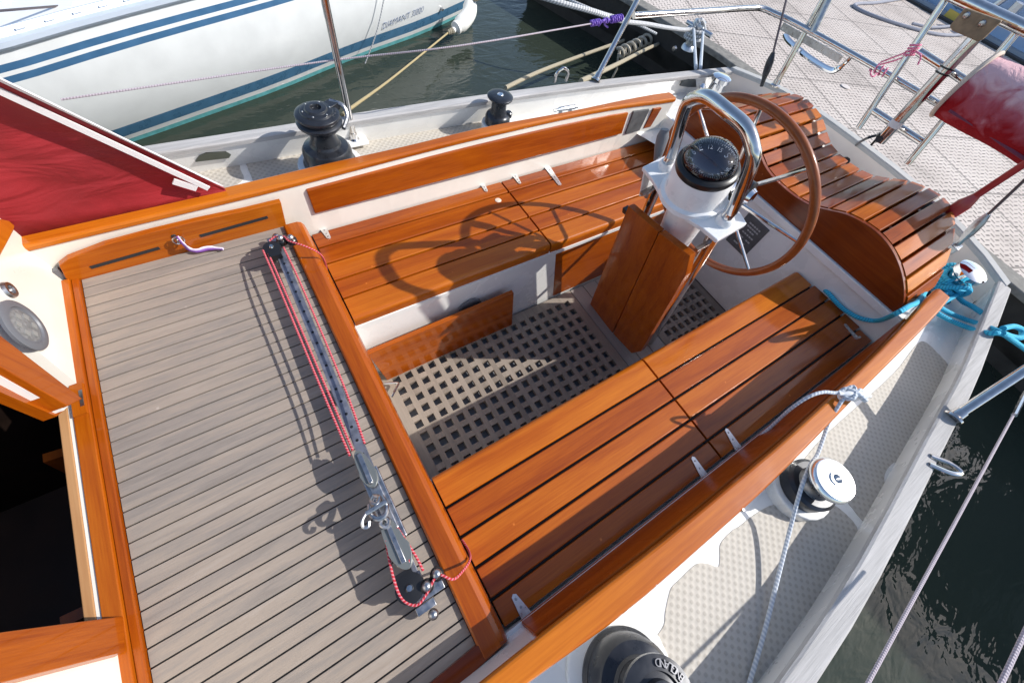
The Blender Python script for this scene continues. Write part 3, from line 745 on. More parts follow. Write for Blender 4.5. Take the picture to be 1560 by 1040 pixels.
# guard hoop
gp=[]
lo=pax(ZS+.005)
gl=[V((1.135,.140,ZS+.01)),V((1.05,.128,0)),lp(.0,.115,.0),lp(.0,.114,.06)]
top_=[V((.892,.105,.545)),V((.878,.088,.578)),V((.870,.055,.600)),V((.866,0,.604))]
path=gl+top_; mir=[V((p.x,-p.y,p.z)) for p in path[:-1]][::-1]
m=MB(); m.tube(smooth_path(path+mir,6),.0150,16); emit('guard_rail',m,STEEL,ped)
for sd in (1,-1):
    m=MB(); m.lathe([(.023,0),(.022,.010),(.017,.018)],lp(0,sd*.115,.012),UP,seg=20); emit('guard_socket',m,PAINT,ped)
    m=MB(); m.beam(lp(0,sd*.118,-.06),lp(-.06,sd*.118,-.06),.012,.010,UP); emit('table_bracket',m,STEELD,ped)
# wheel
wc=V((1.152,0,.304)); th=.2; RW=.259
wv=V((-math.sin(th),0,math.cos(th))); wa=V((math.cos(th),0,math.sin(th)))
def wp(a,r): return wc+V((0,1,0))*r*math.cos(a)+wv*r*math.sin(a)
wheel=empty('steering_wheel',wc-wa*.0,boat)
m=MB(); m.tube([wp(2*math.pi*k/96,RW) for k in range(96)],.0118,14,closed=True); emit('rim',m,RIM,wheel)
for k in range(8):
    a=R(35.5)+k*math.pi/4
    m=MB(); m.tube([wp(a,.03),wp(a,RW-.008)],[.0062,.0050],10); emit('spoke',m,STEEL,wheel)
m=MB(); m.lathe([(.018,-.09),(.018,-.02),(.042,-.018),(.042,.012),(.030,.020),(.020,.034),(0,.036)],wc,wa,seg=28); emit('hub',m,CHROME,wheel)
m=MB(); m.lathe([(.030,-.05),(.034,-.03),(.034,-.022),(.028,-.018)],wc+V((0,0,0)),wa,seg=20); emit('brake_knob',m,BLKP,wheel)
# side knobs under the binnacle
m=MB(); q=X(1130,292,1.02); m.lathe([(.034,0),(.034,.018),(.026,.022)],q,(0.1,-1,.1),seg=24); m.lathe([(.022,.022),(.018,.032),(0,.033)],q,(0.1,-1,.1),seg=24,mi=1); emit('clutch_knob',m,[BLKP,CHROME],ped)
# throttle lever
m=MB(); a=X(1000,262,1.0); b=X(1008,212,1.0)
lv=empty('throttle_lever',X(995,285,1.0),ped)
m.tube([X(985,300,1.0),X(998,262,1.0),X(1004,235,1.0)],.010,10,sub=3); emit('lever_arm',m,ALU,lv)
m=MB(); m.tube([X(1001,244,1.0),X(1005,226,1.0),X(1010,208,1.0),X(1013,197,1.0)],[.010,.015,.017,.011],14); emit('lever_grip',m,GREYP,lv)
# cockpit table leaf
nT=V((math.cos(.2),0,math.sin(.2))); pT=V((.9,0,.2))
tl=[PL(*p,pT,nT) for p in [(957,314),(1003,353.5),(932.5,507),(899,463)]]
tr=[PL(*p,pT,nT) for p in [(1004,354.5),(1051,390),(1044,420),(976,535),(962,538),(934,508)]]
table=empty('cockpit_table',(.95,0,-.3),boat)
m=MB(); m.prism(tl,nT*.022); emit('table_leaf',m,VZ,table,bevel=.002)
m=MB(); m.prism(tr,nT*.022); emit('table_leaf',m,VZ,table,bevel=.002)
m=MB(); 
ta=PL(952,318,pT+nT*.032,nT); tb_=PL(1046,396,pT+nT*.032,nT)
m.beam(ta,tb_,.020,.018,UP); m.beam(ta+UP*-.02+nT*.02,tb_+UP*-.02+nT*.02,.012,.012,UP); emit('table_rail',m,BLKP,table)
# panel below bench edges seen left of table already built; shelf under plate
# winches ----------------------------------------------------------
def winch(loc,scale,kind):
    w=empty('winch',loc,boat); o=V(loc); k=scale
    if kind in('selftail','big'):
        m=MB(); m.lathe([(.086*k,0),(.086*k,.006*k),(.080*k,.012*k),(.078*k,.050*k),(.070*k,.062*k),(.050*k,.070*k),(.046*k,.078*k)],o,seg=48); emit('base',m,BLKM,w)
        m=MB(); m.lathe([(.046*k,.076*k),(.040*k,.095*k),(.040*k,.115*k),(.048*k,.130*k)],o,seg=48); emit('drum',m,BLKM,w)
        if kind=='selftail':
            m=MB(); m.lathe([(a_*k,b_*k) for a_,b_ in ((.044,.126),(.062,.134),(.068,.141),(.069,.148),(.062,.154),(.057,.156),(.057,.160),(.064,.162),(.067,.166),(.066,.172),(.060,.176),(.049,.1775),(.047,.182),(.034,.184),(.031,.190),(.017,.191),(.014,.182),(0,.182))],o,seg=48,cap=False)
            m.box(o+V((.052*k,.03*k,.168*k)),(.045*k,.035*k,.022*k),Matrix.Rotation(.5,3,'Z'))
            for q in range(6): m.sphere(o+V((.041*k*math.cos(q*1.047),.041*k*math.sin(q*1.047),.183*k)),.0035*k,8,5,mi=1)
            emit('self_tailing_head',m,[BLKM,STEELD],w,bevel=.001)
            m=MB(); m.tube([o+V((.055*k,.045*k,.175*k)),o+V((.085*k,.02*k,.172*k)),o+V((.088*k,-.005*k,.150*k)),o+V((.060*k,-.040*k,.135*k))],.007*k,8,sub=4); emit('feeder_arm',m,STEELD,w)
        else:
            m=MB(); m.lathe([(.048*k,.128*k),(.062*k,.134*k),(.062*k,.142*k),(.040*k,.146*k),(.040*k,.141*k),(.030*k,.143*k),(.030*k,.160*k),(.020*k,.163*k),(0,.163*k)],o,seg=48,cap=False); hd=emit('crown',m,BLKM,w)
            t='ENGLAND'; tb=MB(); r_=.051*k
            for i,ch in enumerate(t):
                a=R(4)+i*R(8.3); d=V((math.cos(a),math.sin(a),0)); q=text_mesh(ch,.0165*k,o+d*r_+V((0,0,.1462*k)),V((-math.sin(a),math.cos(a),0)),V((0,0,1))+d*.15,None,None,None,ext=.0012)
                o_=len(tb.v); tb.v+=q.v; tb.f+=[[o_+j for j in f] for f in q.f]; tb.m+=q.m; tb.sm+=q.sm
            emit('raised_lettering',tb,simple('worn_raised_letters',(.20,.20,.215),.45,.3),hd)
            m=MB(); m.tube([o+V((-.012*k,.012*k,.163*k)),o+V((-.012*k,.012*k,.1675*k))],.006*k,12); m.lathe([(.0035*k,.168*k),(0,.1682*k)],o+V((-.012*k,.012*k,0)),seg=10,mi=1); emit('screw',m,[STEEL,BLKP],hd)
    elif kind=='chrome':
        m=MB(); m.lathe([(.062*k,0),(.062*k,.030*k),(.054*k,.036*k)],o,seg=40); emit('base',m,BLKM,w)
        m=MB(); m.lathe([(.040*k,.034*k),(.036*k,.046*k),(.036*k,.066*k),(.044*k,.078*k)],o,seg=40); emit('drum',m,STEELD,w)
        m=MB(); m.lathe([(.050*k,.076*k),(.053*k,.084*k),(.051*k,.092*k),(.046*k,.0965*k),(.030*k,.0985*k),(.0165*k,.0985*k),(.016*k,.102*k),(.011*k,.102*k),(.0105*k,.088*k),(0,.088*k)],o,seg=48,cap=False); emit('crown',m,simple('brushed_chrome',(.82,.82,.82),.22,1),w)
    else:
        m=MB(); m.lathe([(.048*k,0),(.048*k,.024*k),(.042*k,.034*k),(.032*k,.040*k)],o,seg=40); m.lathe([(.014*k,.015*k),(.014*k,.03*k),(.01*k,.034*k)],o+V((.04*k,-.012*k,.008*k)),seg=14); emit('base',m,BLKM,w)
        m=MB(); m.lathe([(.034*k,.038*k),(.028*k,.052*k),(.028*k,.082*k),(.036*k,.092*k)],o,seg=40); emit('drum',m,BLKM,w)
        m=MB(); m.lathe([(.034*k,.090*k),(.045*k,.0925*k),(.048*k,.096*k),(.048*k,.100*k),(.044*k,.1035*k),(.030*k,.1055*k),(.012*k,.1055*k),(.011*k,.098*k),(0,.098*k)],o,seg=40,cap=False); m.lathe([(.012*k,.106*k),(.010*k,.108*k),(.008*k,.104*k)],o,seg=20,mi=1); emit('crown',m,[BLKM,CHROME],w)
    return w
TXT_A=0
def pad(pts,z,name='winch_base'):
    m=MB(); m.prism([V((a,b,z)) for a,b in pts],(0,0,-(z-ZD)-.005)); return emit(name,m,GEL,boat,bevel=.006)
def circ(cx_,cy_,r,n=22): return [(cx_+r*math.cos(2*math.pi*i/n),cy_+r*math.sin(2*math.pi*i/n)) for i in range(n)]
pad(circ(.205,.775,.10),.105); winch((.205,.775,.106),.93,'selftail')
pad(circ(.856,.808,.060),.096); winch((.856,.808,.097),1.0,'small')
pad(circ(.842,-.745,.078),.085); winch((.842,-.745,.086),1.0,'chrome')
pad(circ(.21,-.775,.108),.062); winch((.212,-.785,.063),1.0,'big')
# cleats
def cleat(c,d,L=.05,mat=ALU,h=.02):
    c=V(c); d=V(d).normalized(); m=MB()
    m.tube([c-d*L+V((0,0,h)),c-d*L*.5+V((0,0,h+.002)),c+d*L*.5+V((0,0,h+.002)),c+d*L+V((0,0,h))],[.005,.0085,.0085,.005],10,sub=3)
    for s in (-.4,.4): m.tube([c+d*L*s,c+d*L*s+V((0,0,h))],[.010,.007],10)
    return emit('horn_cleat',m,mat,boat)
cl_s=Z(860,174,.135); cleat(V((cl_s.x,cl_s.y,.13)),(1,-.05,0),.058,ALU,.026)
m=MB(); m.box((cl_s.x,cl_s.y,.09),(.09,.03,.08)); emit('cleat_block',m,GEL,boat,bevel=.008)
cl_p=Z(1290,606,.193); cleat(cl_p,(.8,-.5,0),.045,PAINT,.022)
# bollards
def bollard(o,h,r,lean=(0,0,1)):
    m=MB(); m.lathe([(r*1.5,0),(r*1.5,.006),(r*.9,.012),(r*.85,h*.72),(r,h*.76),(r*1.12,h*.80),(r*1.12,h*.95),(r*.8,h),(0,h*1.01)],o,lean,seg=28,cap=False); return emit('bollard',m,CHROME,boat)
bollard((2.055,.705,ZD),.115,.040); bollard((2.005,-.585,ZD),.135,.044,(-.08,-.06,1))
m=MB(); q=Z(1060,150,.06); m.lathe([(.02,0),(.016,.008),(.010,.02),(.012,.05),(.016,.058),(.008,.068),(0,.07)],q,seg=16,cap=False); m.tube([q+V((-.03,.03,.01)),q+V((.03,-.03,.01))],.006,8); emit('mooring_fairlead',m,CHROME,boat)
# pad eyes
def padeye(p,q,lean):
    p=V(p);q=V(q);l=V(lean); m=MB(); m.tube([p,p+l*.7,(p+q)/2+l*1.05,q+l*.7,q],.0062,10,sub=5); return emit('pad_eye',m,STEEL,boat)
padeye(Z(845,126,.15),Z(862,124,.15),(0,.0,.05))
padeye(Z(1417,694,.15),Z(1415,707,.15),(.03,-.055,.012))
# stanchions, lifelines and pushpit
def stanch(path,r,mat=STEEL,name='stanchion',foot=None):
    m=MB(); m.tube(path,r,14)
    if foot is not None: m.lathe([(r*1.9,0),(r*1.9,.006),(r*1.3,.012),(r*1.2,.03)],foot,(V(path[1])-V(path[0])),seg=18)
    return emit(name,m,mat,boat)
f1=V((.33,.905,ZD)); s1=Y(493,-8,.912); s1b=Y(478,-80,.912)
stanch([Y(540,214,.905),s1,s1b],.0105,foot=Y(540,214,.905))
m=MB(); m.box(Y(538,212,.905)+V((0,0,-.005)),(.09,.06,.012)); m.box(Y(532,186,.906),(.07,.02,.012),mi=1); emit('stanchion_base',m,[PAINT,STEELD],boat,bevel=.003)
g0=Z(907,123,.151); g1=X(965,12,g0.x+.16); g2=g0+(g1-g0)*1.25
stanch([g0,g1,g2],.0115,name='gate_stanchion',foot=g0)
p0=Z(1450,637,.151); p1=X(1560,565,p0.x+.16); p2=p0+(p1-p0)*1.9
stanch([p0,p1,p2],.0125,name='gate_stanchion',foot=p0)
rail=[Z(966,24,.385),Z(1060,18,.385),Z(1135,13,.385),Z(1160,13,.385),Z(1178,20,.385),Z(1212,36,.385),Z(1300,84,.385),Z(1440,165,.385),Z(1560,243,.385),Z(1660,310,.385)]
m=MB(); m.tube(smooth_path(rail,4),.0115,12); emit('pushpit_rail',m,STEEL,boat)
a=Z(1180,132,.151); b=X(1256,-4,a.x+.03); stanch([a,b,a+(b-a)*1.3],.0135,name='pushpit_post',foot=a)
a=X(1340,216,2.185); b=X(1497,45,2.20); stanch([a,b],.021,name='pushpit_post')
pp_=a
m=MB(); m.lathe([(.013,0),(.011,.006),(.006,.006),(.0,.004)],X(1339,212,2.165),(-1,0,.1),seg=14,cap=False); emit('rail_bolt',m,RUB,boat)
m=MB(); mid=a.lerp(b,.16); m.tube([mid,mid+(b-a)*.06],.0225,14); emit('tape_band',m,WTAPE,boat)
for t in (.655,.70):
    m=MB(); q=a.lerp(b,t); m.tube([q,q+(b-a)*.012],.0245,14); emit('hose_clamp',m,BLKP,boat)
# top rail (thick, near)
m=MB(); ra=X(1420,-22,2.30); rb=X(1640,80,2.30); m.tube([ra,rb],.0190,14); emit('pushpit_top_rail',m,STEEL,boat)
# plywood outboard pad
q=[X(*p,2.15) for p in [(1470,12),(1526,32),(1497,60),(1489,64),(1450,47),(1446,40)]]
m=MB(); m.prism(q,(.014,0,.0)); pb=emit('outboard_pad',m,PADW,boat,bevel=.004)
m=MB()
for p in ((1472,24),(1496,36)):
    m=MB(); m.lathe([(.010,0),(.007,.005),(0,.006)],X(*p,2.149),(-1,0,0),seg=14,cap=False); emit('pad_bolt',m,STEELD,pb)
# swim ladder folded up at the stern
lad=empty('swim_ladder',X(1345,225,2.3),boat)
def lx(p,t): return X(*p,2.29+.03*t)
for (p,q) in (((1308,195),(1447,-10)),((1382,250),(1552,46))):
    m=MB(); m.tube([X(*p,2.27),X(*q,2.33)],.0120,12); emit('ladder_side',m,STEEL,lad)
for (p,q) in (((1328,167),(1404,216)),((1400,79),(1476,127))):
    m=MB(); m.tube([X(*p,2.285),X(*q,2.285)],.0135,12); emit('rung',m,STEEL,lad)
# lower rung connecting rail foot: ladder feet
# stainless bracket on the rail (flat bar and curved strip)
br=empty('rail_bracket',X(1240,70,2.33),boat)
m=MB(); a=X(1191,40,2.33); b=X(1281,91,2.33); m.beam(a,b,.004,.028,(0,0,1)); emit('flat_bar',m,STEELD,br)
m=MB(); m.tube(smooth_path([X(1196,52,2.36),X(1203,64,2.36),X(1232,88,2.36),X(1262,106,2.36),X(1275,106,2.36),X(1292,92,2.36),X(1300,82,2.36)],4),[.012]*20+[.008]*8,8); emit('curved_bar',m,CHROME,br)
m=MB(); m.tube([X(1238,50,2.30),X(1262,0,2.32),X(1275,-30,2.33)],.016,12); emit('bracket_tube',m,STEELD,br)
# stays
def stay(name,p,q,tp,tq,x):
    st=empty(name,X(*p,x),boat)
    a=X(*p,x); b=X(*q,x+.0); m=MB(); m.tube([X(*tq,x),b+(b-a)*.5],.0048,8); emit('wire',m,WIRE,st)
    m=MB(); m.tube([a,X(*tp,x),X(*tp,x).lerp(X(*tq,x),.3),X(*tp,x).lerp(X(*tq,x),.7),X(*tq,x)],[.008,.010,.016,.016,.008],10); emit('turnbuckle',m,STEELD if x<2.14 else BLKM,st)
stay('backstay',(1160,132),(1196,0),(1164,120),(1178,80),2.19)
stay('backstay',(1445,386),(1575,262),(1465,366),(1506,326),2.125)
m=MB(); a=X(1462,372,2.125); b=X(1512,318,2.125); m.tube([X(1440,388,2.12),X(1450,380,2.12)],.010,8); m.box(X(1452,378,2.12),(.05,.03,.03)); emit('chainplate',m,STEELD,boat,bevel=.003)
# lifeline wires
m=MB(); m.tube([Y(93,152,.915),Y(500,93,.915),Z(700,70,.40),Z(903,36,.385)],.0024,8,sub=4); emit('lifeline',m,WIREP,boat)
m=MB(); m.tube([p1+V((.0,0,0)),p2],.004,8); 
for (a_,b_) in (((1322,1040),(1560,602)),((1525,1040),(1600,880))):
    q0=Y(*a_,-1.02); q1=Y(*b_,-1.02); m.tube([q0+(q0-q1)*.3,q1+(q1-q0)*.1],.0036,8)
emit('lifeline',m,WIREP,boat)
m=MB(); q0=Y(1545,632,-1.02); q1=Y(1562,598,-1.02); m.tube([q0,q1],.0075,8); emit('lifeline_terminal',m,STEEL,boat)
# deck hardware dots on cap rails
for p in ((1130,772),(996,884)):
    m=MB(); m.lathe([(.004,0),(.003,.01)],Z(*p,.19)+V((0,-.006,-.01)),seg=8); emit('fastening',m,STEELD,boat)
# mainsheet traveller ----------------------------------------------------------
tr_=empty('mainsheet_traveller',(-.045,0,ZBD),boat)
def T(y,z=.118,dx=0): return V((-.0385-.0155*(.47-y)/.95+dx,y,z))
m=MB(); m.beam(T(.455),T(-.462),.021,.018); 
for i in range(26):
    y=.40-i*.033; m.lathe([(.0034,.0092),(.0034,.0098)],T(y,.118),seg=8,mi=1)
emit('track',m,[ALU if False else simple('grey_track',(.22,.23,.27),.35,.6,noise=.25,nscale=40),BLKP],tr_,bevel=.001)
for y in (.43,.0,-.43):
    m=MB(); m.box(T(y,.094),(.026,.03,.032)); emit('track_riser',m,STEELD,tr_)
def block(y,dx,z=.132,r=.022,name='sheave_block'):
    m=MB(); c=T(y,z,dx); m.lathe([(r,-.010),(r,-.006),(r*.7,-.004),(r*.7,.004),(r,.006),(r,.010),(r*.4,.012),(0,.0125)],c,seg=24,cap=False); m.lathe([(r*.28,.0125),(r*.2,.016),(0,.0165)],c,seg=12,mi=1,cap=False)
    m.box(c+V((0,-.016*(1 if y>0 else -1),0)),(.030,.03,.02)); return emit(name,m,[BLKP,STEEL],tr_)
block(.452,-.012); block(-.432,-.012,r=.026)
for y,sg in ((.475,1),(-.452,-1)):
    m=MB()
    for dx in (.022,.048): m.lathe([(.013,0),(.013,.012),(.009,.016)],T(y-dx*.3*sg,.130,dx*.9-.004),seg=14,mi=1); m.sphere(T(y-dx*.3*sg,.148,dx*.9-.004),.009,12,8)
    m.box(T(y,.122,.018),(.050,.026,.012))
    m.box(T(y+.022*sg,.112),(.036,.014,.026)); m.sphere(T(y+.040*sg,.112,.006),.010)
    emit('cam_cleat',m,[STEELD,BLKP],tr_,bevel=.001)
def cyl2(a,b,r,seg=10): 
    mm=MB(); mm.tube([a,b],r,seg); return mm
# carriage in the middle of the track with blocks and shackle
m=MB(); m.box(T(-.275,.134),(.036,.15,.016)); m.box(T(-.275,.144),(.020,.11,.010)); emit('carriage',m,STEELD,tr_,bevel=.003)
def cheek(m,c,L,w,ang,mi=0):
    rot=Matrix.Rotation(ang,3,'Z'); pts=[]
    for k in range(24):
        a=2*math.pi*k/24; pts.append(V(c)+rot@V((w*math.cos(a)*(1.0 if math.sin(a)<0 else .8),L*math.sin(a),0)))
    m.prism(pts,(0,0,-.005),mi)
for yy,LL,ww in ((-.200,.042,.017),(-.352,.052,.021)):
    m=MB()
    for zz in (.160,.146): cheek(m,T(yy,zz,-.004),LL,ww,.06)
    m.lathe([(ww*.8,.146),(ww*.8,.156)],T(yy,0,-.004),seg=20,mi=1)
    for s_ in (-.03,0,.03): m.lathe([(.005,.160),(.003,.164),(0,.1645)],T(yy+s_,0,-.004),seg=10,mi=2,cap=False)
    m.box(T(yy,.1625,-.004),(.009,LL*1.5,.005),mi=2)
    emit('ball_bearing_block',m,[simple('olive_grey_cheek',(.20,.21,.20),.35,.5),GREYP,STEELD],tr_,bevel=.001)
m=MB()
c=T(-.285,.165,-.008)
m.tube([c+V((.020,.030,0))*.62,c+V((.024,0,.012))*.62,c+V((.012,-.026,.018))*.62,c+V((-.014,-.026,.016))*.62,c+V((-.026,0,.010))*.62,c+V((-.020,.026,0))*.62],.0046,10,sub=4)
m.tube([c+V((-.036,.004,.02))*.62,c+V((.030,.006,.02))*.62],.0045,10); m.tube([c+V((-.036,.004,.02))*.62,c+V((-.052,-.010,.024))*.62,c+V((-.056,-.026,.02))*.62,c+V((-.044,-.032,.018))*.62,c+V((-.036,-.020,.018))*.62],.0036,8,sub=3)
m.tube([c+V((.0,.045,-.004))*.62,c+V((.014,.030,.01))*.62,c+V((0,.012,.02))*.62,c+V((-.012,.030,.01))*.62,c+V((.0,.045,-.004))*.62],.0040,8,sub=4)
m.tube([c+V((.0,-.03,.004))*.62,c+V((.012,-.044,.006))*.62,c+V((0,-.058,.004))*.62,c+V((-.012,-.044,.006))*.62],.0040,8,closed=True,sub=4)
emit('shackle',m,STEELD,tr_)
# control lines of the traveller
def line(name,pts,r,mat,par,sub=5,closed=False):
    m=MB(); m.tube([V(p) for p in pts],r,8,closed=closed,sub=sub); return emit(name,m,mat,par)
line('control_line',[T(.45,.142,-.034),T(.30,.150,-.030),T(.0,.146,-.026),T(-.16,.152,-.022)],.0024,RRED,tr_)
line('control_line',[T(.46,.140,-.026),T(.30,.138,-.022),T(.0,.136,-.017),T(-.15,.146,-.014)],.0024,RRED,tr_)
line('control_line',[T(.44,.142,.014),T(.30,.146,.018),T(.0,.144,.018),T(-.15,.150,.012)],.0024,RRED,tr_)
line('control_line',[T(.475,.143,-.012),T(.478,.148,.006),T(.470,.148,.026),Z(440,367,.150),Z(462,374,.145),Z(484,384,.118),Z(493,394,.080),Z(497,406,.030),Z(498,414,.006)],.0024,RRED,tr_)
line('control_line',[T(-.33,.158,.008),T(-.39,.150,.018),T(-.42,.146,.02)],.0024,RRED,tr_)
line('control_line',[T(-.34,.158,-.018),T(-.40,.146,-.030),T(-.44,.142,-.030),T(-.462,.142,-.012),T(-.455,.145,.012),T(-.440,.150,.040),Z(690,882,.145),Z(706,868,.120),Z(716,852,.09),Z(714,838,.04),Z(704,822,.006)],.0024,RRED,tr_)
line('control_line',[T(-.375,.150,-.01),T(-.40,.154,-.004),T(-.392,.158,.006),T(-.37,.152,.0)],.0024,RRED,tr_)

# ================================================================== LOOSE GEAR ON BOARD
# sprayhood
hood=tag(empty('sprayhood',(-.4,.64,.19)),'red canvas sprayhood side with white edge tapes, left of the open cabin','sprayhood')
def hy(u,v): return .655+.012*math.sin(u*5.0)-.05*v+.006*math.sin(u*13+v*9)
m=MB(); NU=26; NV=14; rows=[]
def hoodpt(u,v):
    # u along the coaming forward (0 at aft tip), v from coaming up
    x=-.095-u*.75; zt=.205+u*1.02
    z=.188+(zt-.188)*v; xx=x if True else x
    wr=(.030*math.sin(9*u+v*5.5)+.016*math.sin(21*u-v*9+1))*v*(1-v)*(u+.12)*3-.05*(v-.45)*u*v*3
    return V((xx+v*u*.02,.642+.035*math.sin(math.pi*min(1,v))*u*1.5+wr-.005,z))
for i in range(NU+1):
    rows.append([hoodpt(i/NU,j/NV) for j in range(NV+1)])
m.loft(rows,smooth=True,closed=False,caps=False)
ho=emit('canvas_panel',m,RED,hood); so_=ho.modifiers.new('solid','SOLIDIFY'); so_.thickness=.004; so_.offset=1
def tape(v0,v1,u0,u1,name,off=-.004):
    m=MB(); rr=[]
    for i in range(25):
        u=u0+(u1-u0)*i/24
        rr.append([hoodpt(u,v0)+V((0,off,0)),hoodpt(u,v1)+V((0,off,0)),hoodpt(u,v1)+V((0,off+.006,0)),hoodpt(u,v0)+V((0,off+.006,0))])
    m.loft(rr); return emit(name,m,WTAPE,hood)
tape(.975,1.012,0.0,1,'edge_tape')
m=MB(); rr=[]
for i in range(2):
    pass
def yplane_tape(p,q,w,name):
    a=Y(*p,.618); b=Y(*q,.618); m=MB(); d=(b-a).normalized(); n=d.cross(V((0,1,0))).normalized()
    K=12; rr=[]
    for i in range(K+1):
        c=a.lerp(b,i/K)
        rr.append([c+n*w,c-n*w,c-n*w+V((0,.004,0)),c+n*w+V((0,.004,0))])
    m.loft(rr); return emit(name,m,WTAPE,hood)
yplane_tape((-120,84),(318,288),.0062,'zip_tape'); yplane_tape((264,277),(300,288),.0075,'zip_tab')

# white sheet (port) on cleat
sheet=[Z(1052,1330,.06),Z(1140,1045,.06),Z(1165,960,.065),Z(1185,880,.075),Z(1205,800,.10),Z(1217,755,.135),Z(1226,728,.150),Z(1236,705,.150),Z(1246,690,.15),Z(1262,645,.17),Z(1275,622,.195),Z(1287,606,.212)]
wrap=[]
ch=V((cl_p.x,cl_p.y,.212)); d8=V((.8,-.5,0)).normalized(); n8=V((.5,.8,0)).normalized()
for k in range(26):
    a=k/26*2*math.pi*2.0
    wrap.append(ch+d8*.032*math.sin(a)+n8*.014*math.sin(2*a)+V((0,0,.006*math.cos(2*a)+.002*k/6)))
tail=[ch+n8*.02+V((0,0,.01)),Z(1276,598,.212),Z(1255,597,.215),Z(1232,604,.205),Z(1205,622,.16),Z(1180,645,.10),Z(1150,672,.04),Z(1125,690,.012),Z(1100,706,.010),Z(1086,722,.010)]
m=MB(); m.tube(sheet+wrap+tail,.0045,8,sub=4); tag(emit('sheet',m,RWHITE),'pale blue-white sheet from the chrome-topped winch, belayed on the white cleat','rope')
# turns of the sheet on the chrome winch
# blue mooring rope on port bollard
bo=V((2.0,-.587,ZD)); bl=[Z(1256,441,.004),X(1263,448,1.600),X(1284,470,1.598),X(1311,485,1.598),X(1339,488,1.602),Z(1366,477,.20),Z(1385,466,.205),Z(1400,458,.16)]
for k in range(34):
    a=k/34*2*math.pi*3.2+2.2; bl.append(bo+V((.044*math.cos(a)-.007,.046*math.sin(a)-.003,.030+.055*k/34+.006*math.sin(k*1.7))))
for k in range(14):
    a=k/14*2*math.pi; bl.append(bo+V((.052*math.cos(a)-.01,.060*math.sin(a)*1.0,.06+.035*math.sin(2*a))))
bl+=[Z(1428,460,.11),Z(1442,474,.09),Z(1470,486,.08),Z(1500,496,.13),Z(1524,506,.163),Z(1545,520,.13),Z(1570,535,.05),Z(1620,560,-.1)]
m=MB(); m.tube(bl,.0078,9,sub=4); tag(emit('mooring_rope',m,RBLUE),'bright blue mooring rope wound round the chrome bollard and lying on the bench','rope')
b2=[Z(1425,470,.09),Z(1440,484,.085),Z(1475,499,.09),Z(1505,507,.155),Z(1528,509,.165),Z(1555,527,.10),Z(1600,560,-.05)]
b2=[bo+V((-.03,-.045,.05))]+b2
m=MB(); m.tube(b2,.0082,9,sub=4); tag(emit('mooring_rope',m,RBLUE),'lower bright blue rope crossing the port stern rail beside the blue coil, running overboard','rope')
b3=[bo+V((.05,-.0,.04)),Z(1462,455,.07),Z(1480,466,.09),Z(1498,478,.12)]
m=MB(); m.tube(b3,.0085,9,sub=4); tag(emit('mooring_rope',m,RBLUE),'short blue rope end stretched from the port bollard to the stern rail','rope')
b4=[Z(1528,500,.165),Z(1545,497,.15),Z(1557,503,.13),Z(1556,514,.13),Z(1540,512,.14),Z(1527,507,.175)]
m=MB(); m.tube(b4,.0088,9,sub=5); tag(emit('mooring_rope',m,RBLUE),'small loop of blue rope hanging outside the port stern rail','rope')
# key with ribbon
key=tag(empty('key',Y(268,362,.58)),'key with a purple and white ribbon tag hanging in the locker door lock','key')
m=MB(); m.tube([Y(268,360,.582),Y(270,366,.575),Y(276,370,.565)],.004,8,sub=3); m.tube([Y(272,366,.57)+V((.012*math.cos(a*.6283),0,.012*math.sin(a*.6283))) for a in range(10)],.0022,8,closed=True); emit('key_ring',m,STEEL,key)
m=MB(); m.tube([Y(270,360,.570),Y(279,371,.560),Z(288,379,.092),Z(300,382,.090),Z(318,378,.088),Z(340,379,.087)],[.003,.004,.005,.0055,.0065,.004],8,sub=4); emit('ribbon',m,RIBB,key)
# lifebuoy in a red cover on the pushpit
lb=tag(empty('lifebuoy_cover',X(1500,190,2.2)),'faded red padded cover with a pale rim, strapped to the stern rail','lifebuoy')
la=X(1472,132,2.2); lbv=V((.0,-1,.02)).normalized()
m=MB(); secs=[]; rr_=.094
K=22
for k in range(K+1):
    t=k/K; c=la+lbv*(t*.55)
    ring=[]
    for j in range(28):
        a=2*math.pi*j/28
        w=1+.035*math.sin(a*3+t*9)+.03*math.sin(a*7-t*17)*max(0,math.sin(a))
        q=rr_*w*(1.0-.12*max(0,t-.8)*5)
        ring.append(c+V((q*math.cos(a)*.95,0,q*math.sin(a)*1.05)))
    secs.append(ring)
m.loft(secs,smooth=True); emit('cover',m,REDF,lb)
m=MB(); m.tube([la+lbv*-.004+V((.097*math.cos(2*math.pi*j/36)*.95,0,.097*math.sin(2*math.pi*j/36)*1.05)) for j in range(36)],.0075,8,closed=True); emit('rim',m,simple('pale_piping',(.62,.50,.40),.6),lb)
m=MB(); m.tube([X(1447,168,2.13),X(1500,200,2.13),X(1552,236,2.13),X(1600,268,2.13)],.006,8); emit('lacing',m,simple('maroon_cord',(.16,.03,.07),.7),lb)
# red pole
po=tag(empty('flag_pole',X(1450,322,2.1)),'slim red pole with a thick red foot beside the slatted seat','pole')
a=X(1444,327,2.09); b=X(1478,305,2.09); c=X(1600,224,2.09)
m=MB(); m.tube([X(1486,299,2.09),c],.0115,12); emit('shaft',m,REDP,po)
m=MB(); m.tube([a,a.lerp(b,.15),a.lerp(b,.75),b,X(1488,298,2.09)],[.016,.024,.024,.018,.012],14); emit('foot',m,REDP,po)
m=MB(); m.tube([X(1440,331,2.09),a],.020,12); emit('socket',m,STEELD,po)
